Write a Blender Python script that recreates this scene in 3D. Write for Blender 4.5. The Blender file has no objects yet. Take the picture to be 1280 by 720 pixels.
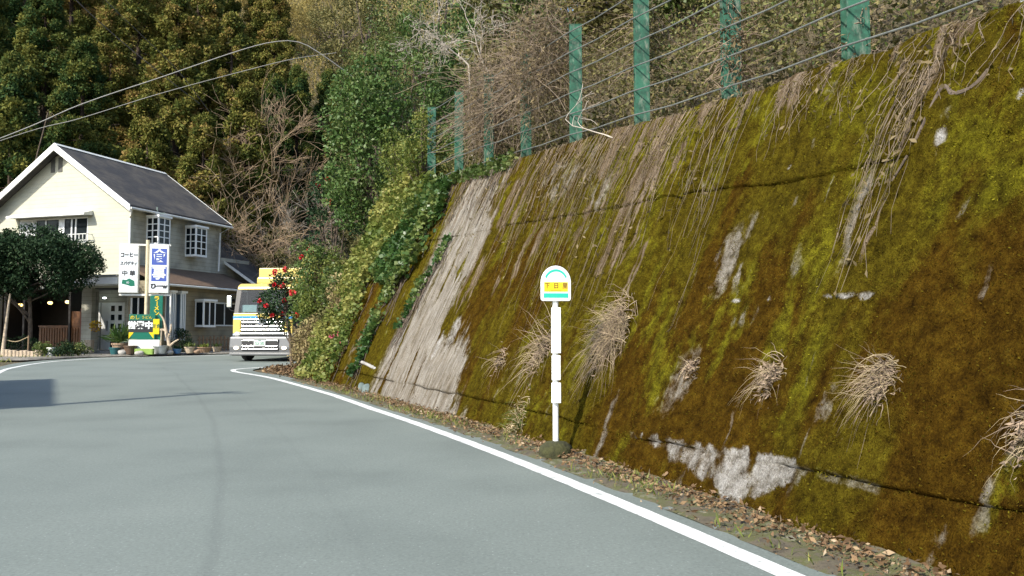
import bpy, bmesh, math, random
import numpy as np
from mathutils import Vector, Matrix

rng = np.random.default_rng(7)
random.seed(7)
SC = bpy.context.scene
COL = SC.collection
R = math.radians
EYE = 1.35                                   # camera height above the road
PITCH = math.atan(55 / 1000)

# ------------------------------------------------------------------ layout helpers
def pt(px, py, Y):
    """world point seen at photo pixel (1280 wide) at depth Y"""
    x = (px - 640) / 1000; y = -(py - 360) / 1000
    dy = math.cos(PITCH) - y * math.sin(PITCH); dz = math.sin(PITCH) + y * math.cos(PITCH)
    return np.array([x / dy * Y, Y, EYE + dz / dy * Y])

def road_z(Y):
    return np.clip(0.0145 * (np.asarray(Y, float) - 14), 0, 0.42)

_c = np.array([-0.00659055, -0.2886597, 3.67091819])
_Y = np.linspace(-34, 22.0, 2801)
_X = np.polyval(_c, _Y)
_sl = np.polyval(np.polyder(_c), 4)
_X = np.where(_Y < 4, np.polyval(_c, 4) + _sl * (_Y - 4), _X)
_U = np.concatenate([[0], np.cumsum(np.hypot(np.diff(_X), np.diff(_Y)))])
_U -= np.interp(4, _Y, _U)
_tx, _ty = np.gradient(_X, _U), np.gradient(_Y, _U)
_nx, _ny = _ty, -_tx                          # towards the hill
BAT = 0.48
def wall_top(u):
    return np.interp(u, [-8, 1.1, 1.95, 2.9, 4.2, 5.9, 7.6, 9.6, 12.1, 15, 19.5], [3.3, 3.69, 3.78, 3.87, 3.99, 4.15, 4.37, 4.56, 4.75, 4.9, 5.0])
def W(u, z, h=0.0):
    """point on the battered wall: u along its foot, z above the foot, h out of the face"""
    u = np.asarray(u, float); z = np.asarray(z, float); h = np.asarray(h, float)
    X = np.interp(u, _U, _X); Y = np.interp(u, _U, _Y); nx = np.interp(u, _U, _nx); ny = np.interp(u, _U, _ny)
    L = math.hypot(1, BAT)
    off = BAT * z - h / L
    return np.stack([X + nx * off, Y + ny * off, road_z(Y) + z + h * BAT / L], -1)
def frame_w(u):
    t = np.array([np.interp(u, _U, _tx), np.interp(u, _U, _ty), 0.0]); n = np.array([np.interp(u, _U, _nx), np.interp(u, _U, _ny), 0.0])
    L = math.hypot(1, BAT)
    return t, n, (n * BAT + np.array([0, 0, 1])) / L, (-n + np.array([0, 0, BAT])) / L   # along, into hill, up slope, out

# 2-D lattice noise
_perm = np.random.default_rng(3).random((256, 256))
def noise2(x, y, s=0):
    x = np.asarray(x, float) + s * 17.31; y = np.asarray(y, float) + s * 9.77
    xi = np.floor(x).astype(int); yi = np.floor(y).astype(int); fx = x - xi; fy = y - yi
    fx = fx * fx * (3 - 2 * fx); fy = fy * fy * (3 - 2 * fy)
    g = lambda i, j: _perm[i & 255, j & 255]
    return (g(xi, yi) * (1 - fx) + g(xi + 1, yi) * fx) * (1 - fy) + (g(xi, yi + 1) * (1 - fx) + g(xi + 1, yi + 1) * fx) * fy
def fbm(x, y, s=0, o=4):
    v = 0; a = 0.5; t = 0
    for k in range(o):
        v = v + a * noise2(x * 2 ** k, y * 2 ** k, s + k); t += a; a *= 0.55
    return v / t
def sst(a, b, x):
    t = np.clip((x - a) / (b - a), 0, 1); return t * t * (3 - 2 * t)

# ------------------------------------------------------------------ materials
def new_mat(name):
    m = bpy.data.materials.new(name); m.use_nodes = True
    nt = m.node_tree
    return m, nt, nt.nodes, nt.links, nt.nodes['Principled BSDF']
def ramp(nt, cols):
    r = nt.nodes.new('ShaderNodeValToRGB'); e = r.color_ramp.elements
    while len(e) < len(cols): e.new(0.5)
    for el, (p, c) in zip(e, cols): el.position = p; el.color = (*c, 1)
    return r
def plain(name, col, rough=0.6, metal=0.0, var=0.25, scale=6.0, bump=0.0, bscale=40, coat=0):
    """a paint or material with uneven dirt"""
    m, nt, N, L, p = new_mat(name)
    tc = N.new('ShaderNodeTexCoord'); n = N.new('ShaderNodeTexNoise'); n.inputs['Scale'].default_value = scale
    n.inputs['Detail'].default_value = 6; n.inputs['Roughness'].default_value = 0.65
    L.new(tc.outputs['Object'], n.inputs['Vector'])
    c = np.array(col)
    r = ramp(nt, [(0.3, tuple(c * (1 - var))), (0.7, tuple(np.minimum(c * (1 + var * 0.5), 1)))])
    L.new(n.outputs['Fac'], r.inputs['Fac']); L.new(r.outputs['Color'], p.inputs['Base Color'])
    p.inputs['Roughness'].default_value = rough; p.inputs['Metallic'].default_value = metal
    if coat: p.inputs['Coat Weight'].default_value = coat
    if bump:
        n2 = N.new('ShaderNodeTexNoise'); n2.inputs['Scale'].default_value = bscale; n2.inputs['Detail'].default_value = 5
        L.new(tc.outputs['Object'], n2.inputs['Vector'])
        b = N.new('ShaderNodeBump'); b.inputs['Strength'].default_value = bump; b.inputs['Distance'].default_value = 0.02
        L.new(n2.outputs['Fac'], b.inputs['Height']); L.new(b.outputs['Normal'], p.inputs['Normal'])
    return m
def leafmat(name, cols, transl=0.3, rough=0.55, obj_var=0.12, spec=0.3):
    """random colour per leaf (island) blended with the clump's own tint"""
    m, nt, N, L, p = new_mat(name)
    g = N.new('ShaderNodeNewGeometry'); a = N.new('ShaderNodeAttribute'); a.attribute_name = 'tint'
    oi = N.new('ShaderNodeObjectInfo')
    m1 = N.new('ShaderNodeMath'); m1.operation = 'MULTIPLY'; m1.inputs[1].default_value = 0.45
    L.new(g.outputs['Random Per Island'], m1.inputs[0])
    m2 = N.new('ShaderNodeMath'); m2.operation = 'MULTIPLY_ADD'; m2.inputs[1].default_value = 0.55
    L.new(a.outputs['Fac'], m2.inputs[0]); L.new(m1.outputs[0], m2.inputs[2])
    m3 = N.new('ShaderNodeMath'); m3.operation = 'MULTIPLY_ADD'; m3.inputs[1].default_value = obj_var
    L.new(oi.outputs['Random'], m3.inputs[0]); L.new(m2.outputs[0], m3.inputs[2])
    r = ramp(nt, cols); L.new(m3.outputs[0], r.inputs['Fac'])
    L.new(r.outputs['Color'], p.inputs['Base Color'])
    p.inputs['Roughness'].default_value = rough; p.inputs['Specular IOR Level'].default_value = spec
    if transl:
        t = N.new('ShaderNodeBsdfTranslucent'); L.new(r.outputs['Color'], t.inputs['Color'])
        mx = N.new('ShaderNodeMixShader'); mx.inputs[0].default_value = transl
        L.new(p.outputs[0], mx.inputs[1]); L.new(t.outputs[0], mx.inputs[2])
        L.new(mx.outputs[0], N['Material Output'].inputs['Surface'])
    return m
def glass(name, col=(0.012, 0.016, 0.018), rough=0.06):
    m, nt, N, L, p = new_mat(name)
    p.inputs['Base Color'].default_value = (*col, 1); p.inputs['Roughness'].default_value = rough
    p.inputs['Specular IOR Level'].default_value = 0.12
    return m
def see_through(name, tint=(0.62, 0.70, 0.70)):
    m, nt, N, L, p = new_mat(name)
    p.inputs['Base Color'].default_value = (*tint, 1); p.inputs['Roughness'].default_value = 0.03
    p.inputs['Transmission Weight'].default_value = 1; p.inputs['IOR'].default_value = 1.45
    t = N.new('ShaderNodeBsdfTransparent'); t.inputs[0].default_value = (*tint, 1)
    gl = N.new('ShaderNodeBsdfGlossy'); gl.inputs['Roughness'].default_value = 0.05
    fr = N.new('ShaderNodeFresnel'); fr.inputs[0].default_value = 1.4
    mx = N.new('ShaderNodeMixShader'); L.new(fr.outputs[0], mx.inputs[0]); L.new(t.outputs[0], mx.inputs[1]); L.new(gl.outputs[0], mx.inputs[2])
    L.new(mx.outputs[0], N['Material Output'].inputs['Surface'])
    return m
def lamp_mat(name, col, s):
    m, nt, N, L, p = new_mat(name)
    p.inputs['Emission Color'].default_value = (*col, 1); p.inputs['Emission Strength'].default_value = s
    return m

# ------------------------------------------------------------------ mesh helpers
def tag(o, label, cat, group=None):
    o['label'] = label; o['category'] = cat
    if group: o['group'] = group
    return o
def kind(o, k): o['kind'] = k; return o
def empty(name, loc, rz=0.0):
    o = bpy.data.objects.new(name, None); COL.objects.link(o)
    o.location = tuple(float(v) for v in loc); o.rotation_euler = (0, 0, rz); o.empty_display_size = 0.2
    return o
def link(name, me, mats, parent=None, smooth=False, loc=None, rz=0):
    for m in (mats if isinstance(mats, (list, tuple)) else [mats]): me.materials.append(m)
    o = bpy.data.objects.new(name, me); COL.objects.link(o)
    if parent is not None: o.parent = parent
    if loc is not None: o.location = tuple(float(v) for v in loc)
    o.rotation_euler.z = rz
    if smooth: me.shade_smooth()
    return o
def np_mesh(name, V, F, attrs=None, fattr=None, midx=None):
    V = np.asarray(V, np.float32); F = np.asarray(F, np.int32); k = F.shape[1]
    me = bpy.data.meshes.new(name)
    me.vertices.add(len(V)); me.vertices.foreach_set('co', V.ravel())
    me.loops.add(F.size); me.loops.foreach_set('vertex_index', F.ravel())
    me.polygons.add(len(F)); me.polygons.foreach_set('loop_start', np.arange(0, F.size, k, dtype=np.int32))
    if midx is not None: me.polygons.foreach_set('material_index', np.asarray(midx, np.int32))
    for n, v in (attrs or {}).items():
        a = me.attributes.new(n, 'FLOAT', 'POINT'); a.data.foreach_set('value', np.asarray(v, np.float32).ravel())
    for n, v in (fattr or {}).items():
        a = me.attributes.new(n, 'FLOAT', 'FACE'); a.data.foreach_set('value', np.asarray(v, np.float32).ravel())
    me.update(calc_edges=True)
    return me
def norm(v): return v / np.maximum(np.linalg.norm(v, axis=-1, keepdims=True), 1e-9)
def leaves(C, D, size, ratio=0.5, tint=None, nrm=None):
    """one rhombic leaf per row: C stalk, D axis"""
    C = np.asarray(C, float); n = len(C); D = norm(np.asarray(D, float) + 1e-6)
    size = np.broadcast_to(np.asarray(size, float), (n,))[:, None]
    s = norm(np.cross(D, rng.normal(size=(n, 3)) if nrm is None else nrm + rng.normal(0, 0.35, (n, 3))))
    b = norm(np.cross(s, D)) * size * 0.12
    m = C + D * size * 0.5
    V = np.stack([C, m + s * size * ratio * 0.5 + b, C + D * size, m - s * size * ratio * 0.5 + b], 1).reshape(-1, 3)
    F = np.arange(4 * n).reshape(n, 4)
    return V, F, (np.zeros(n) if tint is None else np.broadcast_to(tint, (n,)))
def tubesN(P, Rr, sides=3):
    """P (M,K,3) polylines, Rr (M,K) radii"""
    P = np.asarray(P, float); M, K, _ = P.shape; Rr = np.broadcast_to(np.asarray(Rr, float), (M, K))
    T = norm(np.gradient(P, axis=1)); ref = np.where(np.abs(T[..., 2:3]) > 0.9, np.array([1.0, 0, 0]), np.array([0, 0, 1.0]))
    A = norm(np.cross(T, ref)); B = np.cross(T, A)
    th = np.arange(sides) / sides * 2 * math.pi
    V = P[:, :, None] + Rr[:, :, None, None] * (A[:, :, None] * np.cos(th)[:, None] + B[:, :, None] * np.sin(th)[:, None])
    idx = np.arange(M * K * sides).reshape(M, K, sides)
    nx = np.roll(idx, -1, 2)
    F = np.stack([idx[:, :-1], nx[:, :-1], nx[:, 1:], idx[:, 1:]], -1).reshape(-1, 4)
    return V.reshape(-1, 3), F
def join(parts):
    """list of (V,F[,tint]) -> V,F,tint"""
    Vs, Fs, Ts, o = [], [], [], 0
    for p in parts:
        Vs.append(p[0]); Fs.append(p[1] + o); o += len(p[0]); Ts.append(p[2] if len(p) > 2 else np.zeros(len(p[1])))
    return np.concatenate(Vs), np.concatenate(Fs), np.concatenate(Ts)
def resample(pts, K, smooth=True):
    pts = np.asarray(pts, float)
    if smooth and len(pts) > 2:                                  # Catmull-Rom
        q = np.vstack([2 * pts[0] - pts[1], pts, 2 * pts[-1] - pts[-2]]); out = []
        for i in range(1, len(q) - 2):
            t = np.linspace(0, 1, 12, endpoint=False)[:, None]; a, b, c, d = q[i - 1], q[i], q[i + 1], q[i + 2]
            out.append(0.5 * (2 * b + (c - a) * t + (2 * a - 5 * b + 4 * c - d) * t ** 2 + (3 * b - a - 3 * c + d) * t ** 3))
        pts = np.vstack(out + [pts[-1:]])
    s = np.concatenate([[0], np.cumsum(np.linalg.norm(np.diff(pts, axis=0), axis=1))]); x = np.linspace(0, s[-1], K)
    return np.stack([np.interp(x, s, pts[:, i]) for i in range(pts.shape[1])], 1)
class MB:
    """collects solid pieces of ONE object in a bmesh"""
    def __init__(s): s.b = bmesh.new()
    def box(s, x0, y0, z0, x1, y1, z1, rz=0, rx=0, ry=0, mi=0):
        c = Vector(((x0 + x1) / 2, (y0 + y1) / 2, (z0 + z1) / 2))
        r = bmesh.ops.create_cube(s.b, size=1)
        M = Matrix.Translation(c) @ Matrix.Rotation(rz, 4, 'Z') @ Matrix.Rotation(rx, 4, 'X') @ Matrix.Rotation(ry, 4, 'Y') @ Matrix.Diagonal((x1 - x0, y1 - y0, z1 - z0, 1))
        bmesh.ops.transform(s.b, matrix=M, verts=r['verts'])
        for f in {f for v in r['verts'] for f in v.link_faces}: f.material_index = mi
        return s
    def poly(s, pts, ext, mi=0):
        """prism: polygon of 3-D points moved by ext"""
        e = Vector(ext); a = [s.b.verts.new(Vector(p)) for p in pts]; c = [s.b.verts.new(Vector(p) + e) for p in pts]
        fs = [s.b.faces.new(a), s.b.faces.new(c[::-1])]
        n = len(a)
        for i in range(n): fs.append(s.b.faces.new([a[i], c[i], c[(i + 1) % n], a[(i + 1) % n]]))
        for f in fs: f.material_index = mi
        return s
    def tube(s, pts, r, sides=10, K=None, cap=True):
        pts = np.asarray(pts, float)
        if K: pts = resample(pts, K)
        rr = np.interp(np.linspace(0, 1, len(pts)), np.linspace(0, 1, len(np.atleast_1d(r))), np.atleast_1d(r))
        V, F = tubesN(pts[None], rr[None], sides); vs = [s.b.verts.new(v) for v in V]
        for f in F: s.b.faces.new([vs[i] for i in f])
        if cap: s.b.faces.new(vs[:sides]); s.b.faces.new(vs[-sides:][::-1])
        return s
    def lathe(s, prof, n=20, c=(0, 0, 0), sx=1, sy=1):
        """profile [(r,z)...] round z"""
        rings = []
        for r, z in prof:
            rings.append([s.b.verts.new((c[0] + sx * r * math.cos(2 * math.pi * k / n), c[1] + sy * r * math.sin(2 * math.pi * k / n), c[2] + z)) for k in range(n)])
        for a, b in zip(rings[:-1], rings[1:]):
            for k in range(n): s.b.faces.new([a[k], a[(k + 1) % n], b[(k + 1) % n], b[k]])
        s.b.faces.new(rings[0][::-1]); s.b.faces.new(rings[-1])
        return s
    def build(s, name, mats, parent=None, bevel=0, smooth=False, loc=None, rz=0):
        bmesh.ops.recalc_face_normals(s.b, faces=s.b.faces)
        me = bpy.data.meshes.new(name); s.b.to_mesh(me); s.b.free()
        o = link(name, me, mats, parent, False, loc, rz)
        if smooth: me.shade_smooth(); me.set_sharp_from_angle(angle=R(50))
        if bevel:
            m = o.modifiers.new('Bevel', 'BEVEL'); m.width = bevel; m.segments = 2; m.limit_method = 'ANGLE'
        return o
def text(body, size, m, parent, loc, rot=(R(90), 0, 0), name='lettering', bold=0.0, sx=1.0, ext=0.004):
    cu = bpy.data.curves.new(name, 'FONT'); cu.body = body; cu.size = size; cu.align_x = 'CENTER'; cu.align_y = 'CENTER'
    cu.extrude = ext; cu.offset = bold
    t = bpy.data.objects.new('tmp', cu); COL.objects.link(t)
    dg = bpy.context.evaluated_depsgraph_get(); me = bpy.data.meshes.new_from_object(t.evaluated_get(dg))
    bpy.data.objects.remove(t); me.name = name; me.materials.clear()
    o = link(name, me, m, parent); o.location = loc; o.rotation_euler = rot; o.scale = (sx, 1, 1)
    return o

# ------------------------------------------------------------------ palette
M = dict(
    concrete=plain('pale_concrete', (0.34, 0.33, 0.30), 0.9, var=0.4, bump=0.3),
    white=plain('white_paint', (0.78, 0.79, 0.78), 0.45, var=0.08),
    offwhite=plain('old_white_paint', (0.62, 0.63, 0.6), 0.6, var=0.2),
    pole_white=plain('white_enamel', (0.82, 0.83, 0.82), 0.35, var=0.06),
    sign_white=plain('sign_face_white', (0.70, 0.74, 0.77), 0.35, var=0.05),
    teal=plain('teal_print', (0.012, 0.40, 0.30), 0.4, var=0.05),
    yellow=plain('yellow_print', (0.72, 0.50, 0.005), 0.4, var=0.05),
    ink=plain('black_print', (0.02, 0.02, 0.022), 0.5, var=0.05),
    brownink=plain('brown_print', (0.16, 0.08, 0.01), 0.5, var=0.05),
    greyink=plain('grey_print', (0.45, 0.47, 0.48), 0.5, var=0.05),
    blueink=plain('blue_print', (0.05, 0.09, 0.36), 0.4, var=0.05),
    green_sign=plain('green_sign_paint', (0.0, 0.12, 0.075), 0.4, var=0.1),
    green_ink=plain('deep_green_print', (0.0, 0.13, 0.075), 0.4, var=0.1),
    green_steel=plain('green_post_paint', (0.014, 0.085, 0.052), 0.85, var=0.75, scale=7),
    steel=plain('galvanised_steel', (0.42, 0.44, 0.45), 0.4, 0.8, var=0.2),
    wire=plain('wire_steel', (0.14, 0.15, 0.14), 0.6, 0.2, var=0.3),
    chrome=plain('chrome', (0.50, 0.52, 0.53), 0.25, 1.0, var=0.05),
    silver=plain('silver_paint', (0.13, 0.135, 0.14), 0.45, 0.35, var=0.08),
    black=plain('black_plastic', (0.018, 0.018, 0.02), 0.5, var=0.2),
    rubber=plain('tyre_rubber', (0.02, 0.02, 0.02), 0.85, var=0.3),
    tyellow=plain('truck_yellow', (0.48, 0.37, 0.09), 0.3, var=0.05, coat=0.4),
    tblue=plain('truck_blue', (0.03, 0.22, 0.55), 0.3, var=0.05, coat=0.4),
    pane=glass('window_glass'), paneb=glass('bluish_window_glass', (0.10, 0.14, 0.18), 0.12),
    wind=see_through('windscreen_glass'),
    wood=plain('weathered_wood', (0.20, 0.13, 0.075), 0.8, var=0.5, scale=9, bump=0.3),
    palewood=plain('bleached_driftwood', (0.42, 0.34, 0.25), 0.85, var=0.4, scale=9, bump=0.4),
    orangewood=plain('orange_stained_wood', (0.12, 0.045, 0.012), 0.55, var=0.45, scale=7),
    darkwood=plain('dark_wood', (0.018, 0.014, 0.012), 0.7, var=0.4),
    terracotta=plain('terracotta', (0.30, 0.20, 0.13), 0.85, var=0.3),
    bark=plain('bark', (0.10, 0.075, 0.055), 0.95, var=0.6, scale=8, bump=0.8),
    cedarbark=plain('cedar_bark', (0.05, 0.032, 0.022), 0.95, var=0.6, scale=4, bump=0.8),
    twig_tan=plain('bare_tan_twigs', (0.30, 0.215, 0.135), 0.9, var=0.5, scale=2),
    twig_grey=plain('bare_grey_twigs', (0.27, 0.235, 0.19), 0.9, var=0.4, scale=2),
    twig_white=plain('bleached_twigs', (0.38, 0.34, 0.29), 0.9, var=0.4, scale=2),
    stem_dry=plain('dry_vine_stems', (0.22, 0.17, 0.12), 0.95, var=0.5, scale=1.6),
    straw=plain('straw', (0.46, 0.37, 0.22), 0.85, var=0.5, scale=5),
    straw_grey=plain('old_grey_straw', (0.36, 0.30, 0.22), 0.9, var=0.5, scale=6),
    stone=plain('stone', (0.30, 0.29, 0.27), 0.9, var=0.4, scale=7, bump=0.5),
    bluestone=plain('bluish_stone', (0.10, 0.135, 0.13), 0.8, var=0.3, scale=7, bump=0.4),
    skin=plain('skin', (0.45, 0.28, 0.20), 0.55, var=0.1), shirt=plain('work_shirt', (0.30, 0.34, 0.36), 0.8, var=0.1),
    hair=plain('black_hair', (0.012, 0.011, 0.01), 0.5, var=0.1),
    red=plain('red_petals', (0.50, 0.012, 0.02), 0.5, var=0.3, scale=8), pink=plain('pink_petals', (0.55, 0.10, 0.17), 0.5, var=0.3, scale=8),
    litter=leafmat('fallen_leaves', [(0.0, (0.05, 0.032, 0.016)), (0.45, (0.14, 0.082, 0.042)), (0.8, (0.25, 0.17, 0.09)), (1.0, (0.36, 0.29, 0.20))], 0.1, 0.8),
    cedar=leafmat('cedar_sprays', [(0.0, (0.011, 0.034, 0.008)), (0.34, (0.078, 0.095, 0.020)), (0.66, (0.170, 0.160, 0.036)), (1.0, (0.24, 0.155, 0.055))], 0.2, 0.7, 0.10, 0.1),  # leaf greens and rusts; shade between puffs painted into the dark end
    cedargreen=leafmat('dark_cedar_sprays', [(0.0, (0.007, 0.028, 0.011)), (0.45, (0.040, 0.078, 0.022)), (1.0, (0.17, 0.165, 0.035))], 0.2, 0.7, 0.10, 0.1),
    glossy=leafmat('glossy_evergreen_leaves', [(0.0, (0.018, 0.050, 0.012)), (0.5, (0.06, 0.115, 0.026)), (1.0, (0.12, 0.15, 0.045))], 0.2, 0.5, 0.1, 0.25),
    darkleaf=leafmat('dark_shrub_leaves', [(0.0, (0.010, 0.028, 0.012)), (0.7, (0.028, 0.055, 0.024)), (1.0, (0.05, 0.07, 0.03))], 0.12, 0.65, 0.1, 0.12),
    ivy=leafmat('ivy_leaves', [(0.0, (0.014, 0.045, 0.010)), (0.6, (0.045, 0.095, 0.020)), (1.0, (0.14, 0.17, 0.045))], 0.25, 0.4, 0.1, 0.4),
    yellowgreen=leafmat('yellow_green_creeper', [(0.0, (0.035, 0.075, 0.014)), (0.5, (0.12, 0.155, 0.028)), (1.0, (0.27, 0.26, 0.07))], 0.3, 0.55),
    midgreen=leafmat('mid_green_leaves', [(0.0, (0.03, 0.07, 0.015)), (0.6, (0.09, 0.125, 0.03)), (1.0, (0.24, 0.24, 0.08))], 0.3, 0.5),
    dryleaf=leafmat('dry_brush_leaves', [(0.0, (0.045, 0.035, 0.015)), (0.5, (0.125, 0.095, 0.045)), (1.0, (0.24, 0.19, 0.105))], 0.2, 0.8),
    olive=leafmat('olive_brush_leaves', [(0.0, (0.045, 0.055, 0.018)), (0.5, (0.12, 0.115, 0.035)), (1.0, (0.22, 0.19, 0.07))], 0.25, 0.7),
    straw_leaf=leafmat('tan_dry_grass', [(0.0, (0.12, 0.09, 0.04)), (0.5, (0.26, 0.20, 0.10)), (1.0, (0.30, 0.28, 0.11))], 0.2, 0.8),
    bamboo=leafmat('pale_bamboo_leaves', [(0.0, (0.17, 0.14, 0.045)), (0.6, (0.36, 0.29, 0.09)), (1.0, (0.50, 0.40, 0.17))], 0.3, 0.6),
)
def post_mat():
    m = M['green_steel']; nt = m.node_tree; N, L = nt.nodes, nt.links; p = N['Principled BSDF']; src = p.inputs['Base Color'].links[0].from_socket
    tc = N.new('ShaderNodeTexCoord'); n = N.new('ShaderNodeTexNoise'); n.inputs['Scale'].default_value = 6; n.inputs['Detail'].default_value = 9; n.inputs['Roughness'].default_value = .75
    mp = N.new('ShaderNodeMapping'); mp.inputs['Scale'].default_value = (2.2, 2.2, .7); L.new(tc.outputs['Object'], mp.inputs[0]); L.new(mp.outputs[0], n.inputs['Vector'])
    r = ramp(nt, [(.52, (0, 0, 0)), (.70, (.55,) * 3)]); L.new(n.outputs['Fac'], r.inputs['Fac'])
    x = N.new('ShaderNodeMix'); x.data_type = 'RGBA'; L.new(r.outputs['Color'], x.inputs[0]); L.new(src, x.inputs[6]); x.inputs[7].default_value = (.24, .25, .21, 1); L.new(x.outputs[2], p.inputs['Base Color'])
post_mat()
def petals(cs, rr, n=26):
    C = []; D = []
    for c in cs:
        d = norm(rng.normal(size=(n, 3))); C.append(c + d * rr * 0.25); D.append(d)
    return leaves(np.concatenate(C), np.concatenate(D), rr, 0.9, 0.5)

# ------------------------------------------------------------------ terrain
bend = np.array([(-5.95, 22.5), (-6.9, 24.3), (-7.25, 25.7), (-6.9, 27.3), (-5.0, 30.4), (-1.0, 35.4), (6, 42.4), (20, 51.5), (60, 70)])
BASE = np.vstack([np.stack([_X, _Y], 1)[::10], bend])
HILL = np.array([(-90, 22), (-50, 34), (-33, 41), (-24, 46.5), (-14, 50.5), (-4, 53), (10, 60), (60, 82)])
def sdist(X, Y, line):
    """signed distance to a polyline; + on its right-hand side walking along it, flipped for HILL (left)"""
    P = np.stack([X, Y], -1).reshape(-1, 2); best = np.full(len(P), 1e9); sg = np.zeros(len(P))
    for a, b in zip(line[:-1], line[1:]):
        ab = b - a; t = np.clip(((P - a) @ ab) / (ab @ ab), 0, 1); q = a + t[:, None] * ab; d = np.linalg.norm(P - q, axis=1)
        s = -np.sign(ab[0] * (P[:, 1] - a[1]) - ab[1] * (P[:, 0] - a[0])); m = d < best - 1e-9
        best[m] = d[m]; sg[m] = s[m]
    return (best * np.where(sg == 0, 1, sg)).reshape(np.shape(X))
def terrain(X, Y, rough=True):
    X = np.asarray(X, float); Y = np.asarray(Y, float)
    d = sdist(X, Y, BASE); e = -sdist(X, Y, HILL)
    z0 = road_z(Y)
    h1 = np.interp(d, [-50, 0.55, 2.75, 3.5, 6, 14, 45], [0, 0, 4.25, 4.55, 7.4, 17.5, 62.0])
    h2 = np.interp(e, [-1, 0, 2, 60], [0, 0, 1.2, 52])
    h = np.maximum(h1, h2)
    if rough: h = h + np.where(h > 0.3, (fbm(X * 0.5, Y * 0.5, 5) - 0.5) * 0.8 * np.clip(h / 5, 0, 1), 0)
    return z0 + h

def grid_mesh(name, xs, ys, dz=0.0):
    X, Y = np.meshgrid(xs, ys); Z = terrain(X, Y) + dz
    n, m = X.shape; idx = np.arange(n * m).reshape(n, m)
    F = np.stack([idx[:-1, :-1], idx[:-1, 1:], idx[1:, 1:], idx[1:, :-1]], -1).reshape(-1, 4)
    return np_mesh(name, np.stack([X, Y, Z], -1).reshape(-1, 3), F)
def ground_mat():
    m, nt, N, L, p = new_mat('earth_and_leaf_mould')
    tc = N.new('ShaderNodeTexCoord'); n = N.new('ShaderNodeTexNoise'); n.inputs['Scale'].default_value = 2.5; n.inputs['Detail'].default_value = 9
    n.inputs['Roughness'].default_value = 0.75
    L.new(tc.outputs['Object'], n.inputs['Vector'])
    r = ramp(nt, [(0.3, (0.03, 0.035, 0.015)), (0.48, (0.085, 0.07, 0.035)), (0.6, (0.13, 0.10, 0.055)), (0.75, (0.06, 0.065, 0.022))])
    L.new(n.outputs['Fac'], r.inputs['Fac']); L.new(r.outputs['Color'], p.inputs['Base Color']); p.inputs['Roughness'].default_value = 0.95
    b = N.new('ShaderNodeBump'); b.inputs['Strength'].default_value = 1; b.inputs['Distance'].default_value = 0.15
    L.new(n.outputs['Fac'], b.inputs['Height']); L.new(b.outputs['Normal'], p.inputs['Normal'])
    return m
gm = ground_mat()
xs = np.concatenate([np.arange(-110, -20, 2.0), np.arange(-20, 12, 0.4), np.arange(12, 70.1, 2.0)])
ys = np.concatenate([np.arange(-34, 0, 1.0), np.arange(0, 34, 0.4), np.arange(34, 130.1, 1.2)])
kind(link('ground', grid_mesh('ground', xs, ys, -0.03), gm, smooth=True), 'structure')

# road sheet
near = [np.array([np.interp(u, _U, _X), np.interp(u, _U, _Y), np.interp(u, _U, _nx), np.interp(u, _U, _ny)]) for u in np.linspace(-30, 17, 40)]
def offs(o): return np.array([(q[0] - q[2] * o, q[1] - q[3] * o) for q in near])
Rt = np.vstack([offs(0.36), [(-6.3, 22.3), (-7.75, 24.3), (-8.15, 25.7), (-7.5, 27.3), (-5.6, 30.7), (-1.6, 36), (6, 43), (20, 52)]])
Lf = np.vstack([offs(8.0), [(-15.4, 23.2), (-17.2, 27.0), (-18.1, 30.0), (-17.6, 33.0), (-14.2, 35.55), (-8, 41), (1, 49), (15, 60)]])
K = 420; Rp = resample(Rt, K); Lp = resample(Lf, K)
s_ = np.linspace(0, 1, 25)
XY = Rp[:, None] * (1 - s_)[None, :, None] + Lp[:, None] * s_[None, :, None]
Z = road_z(XY[..., 1]) + 0.004
idx = np.arange(K * 25).reshape(K, 25)
F = np.stack([idx[:-1, :-1], idx[1:, :-1], idx[1:, 1:], idx[:-1, 1:]], -1).reshape(-1, 4)
across = np.linalg.norm(XY - Rp[:, None], axis=-1); along = np.broadcast_to(np.arange(K)[:, None] * 0.2, across.shape)
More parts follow.
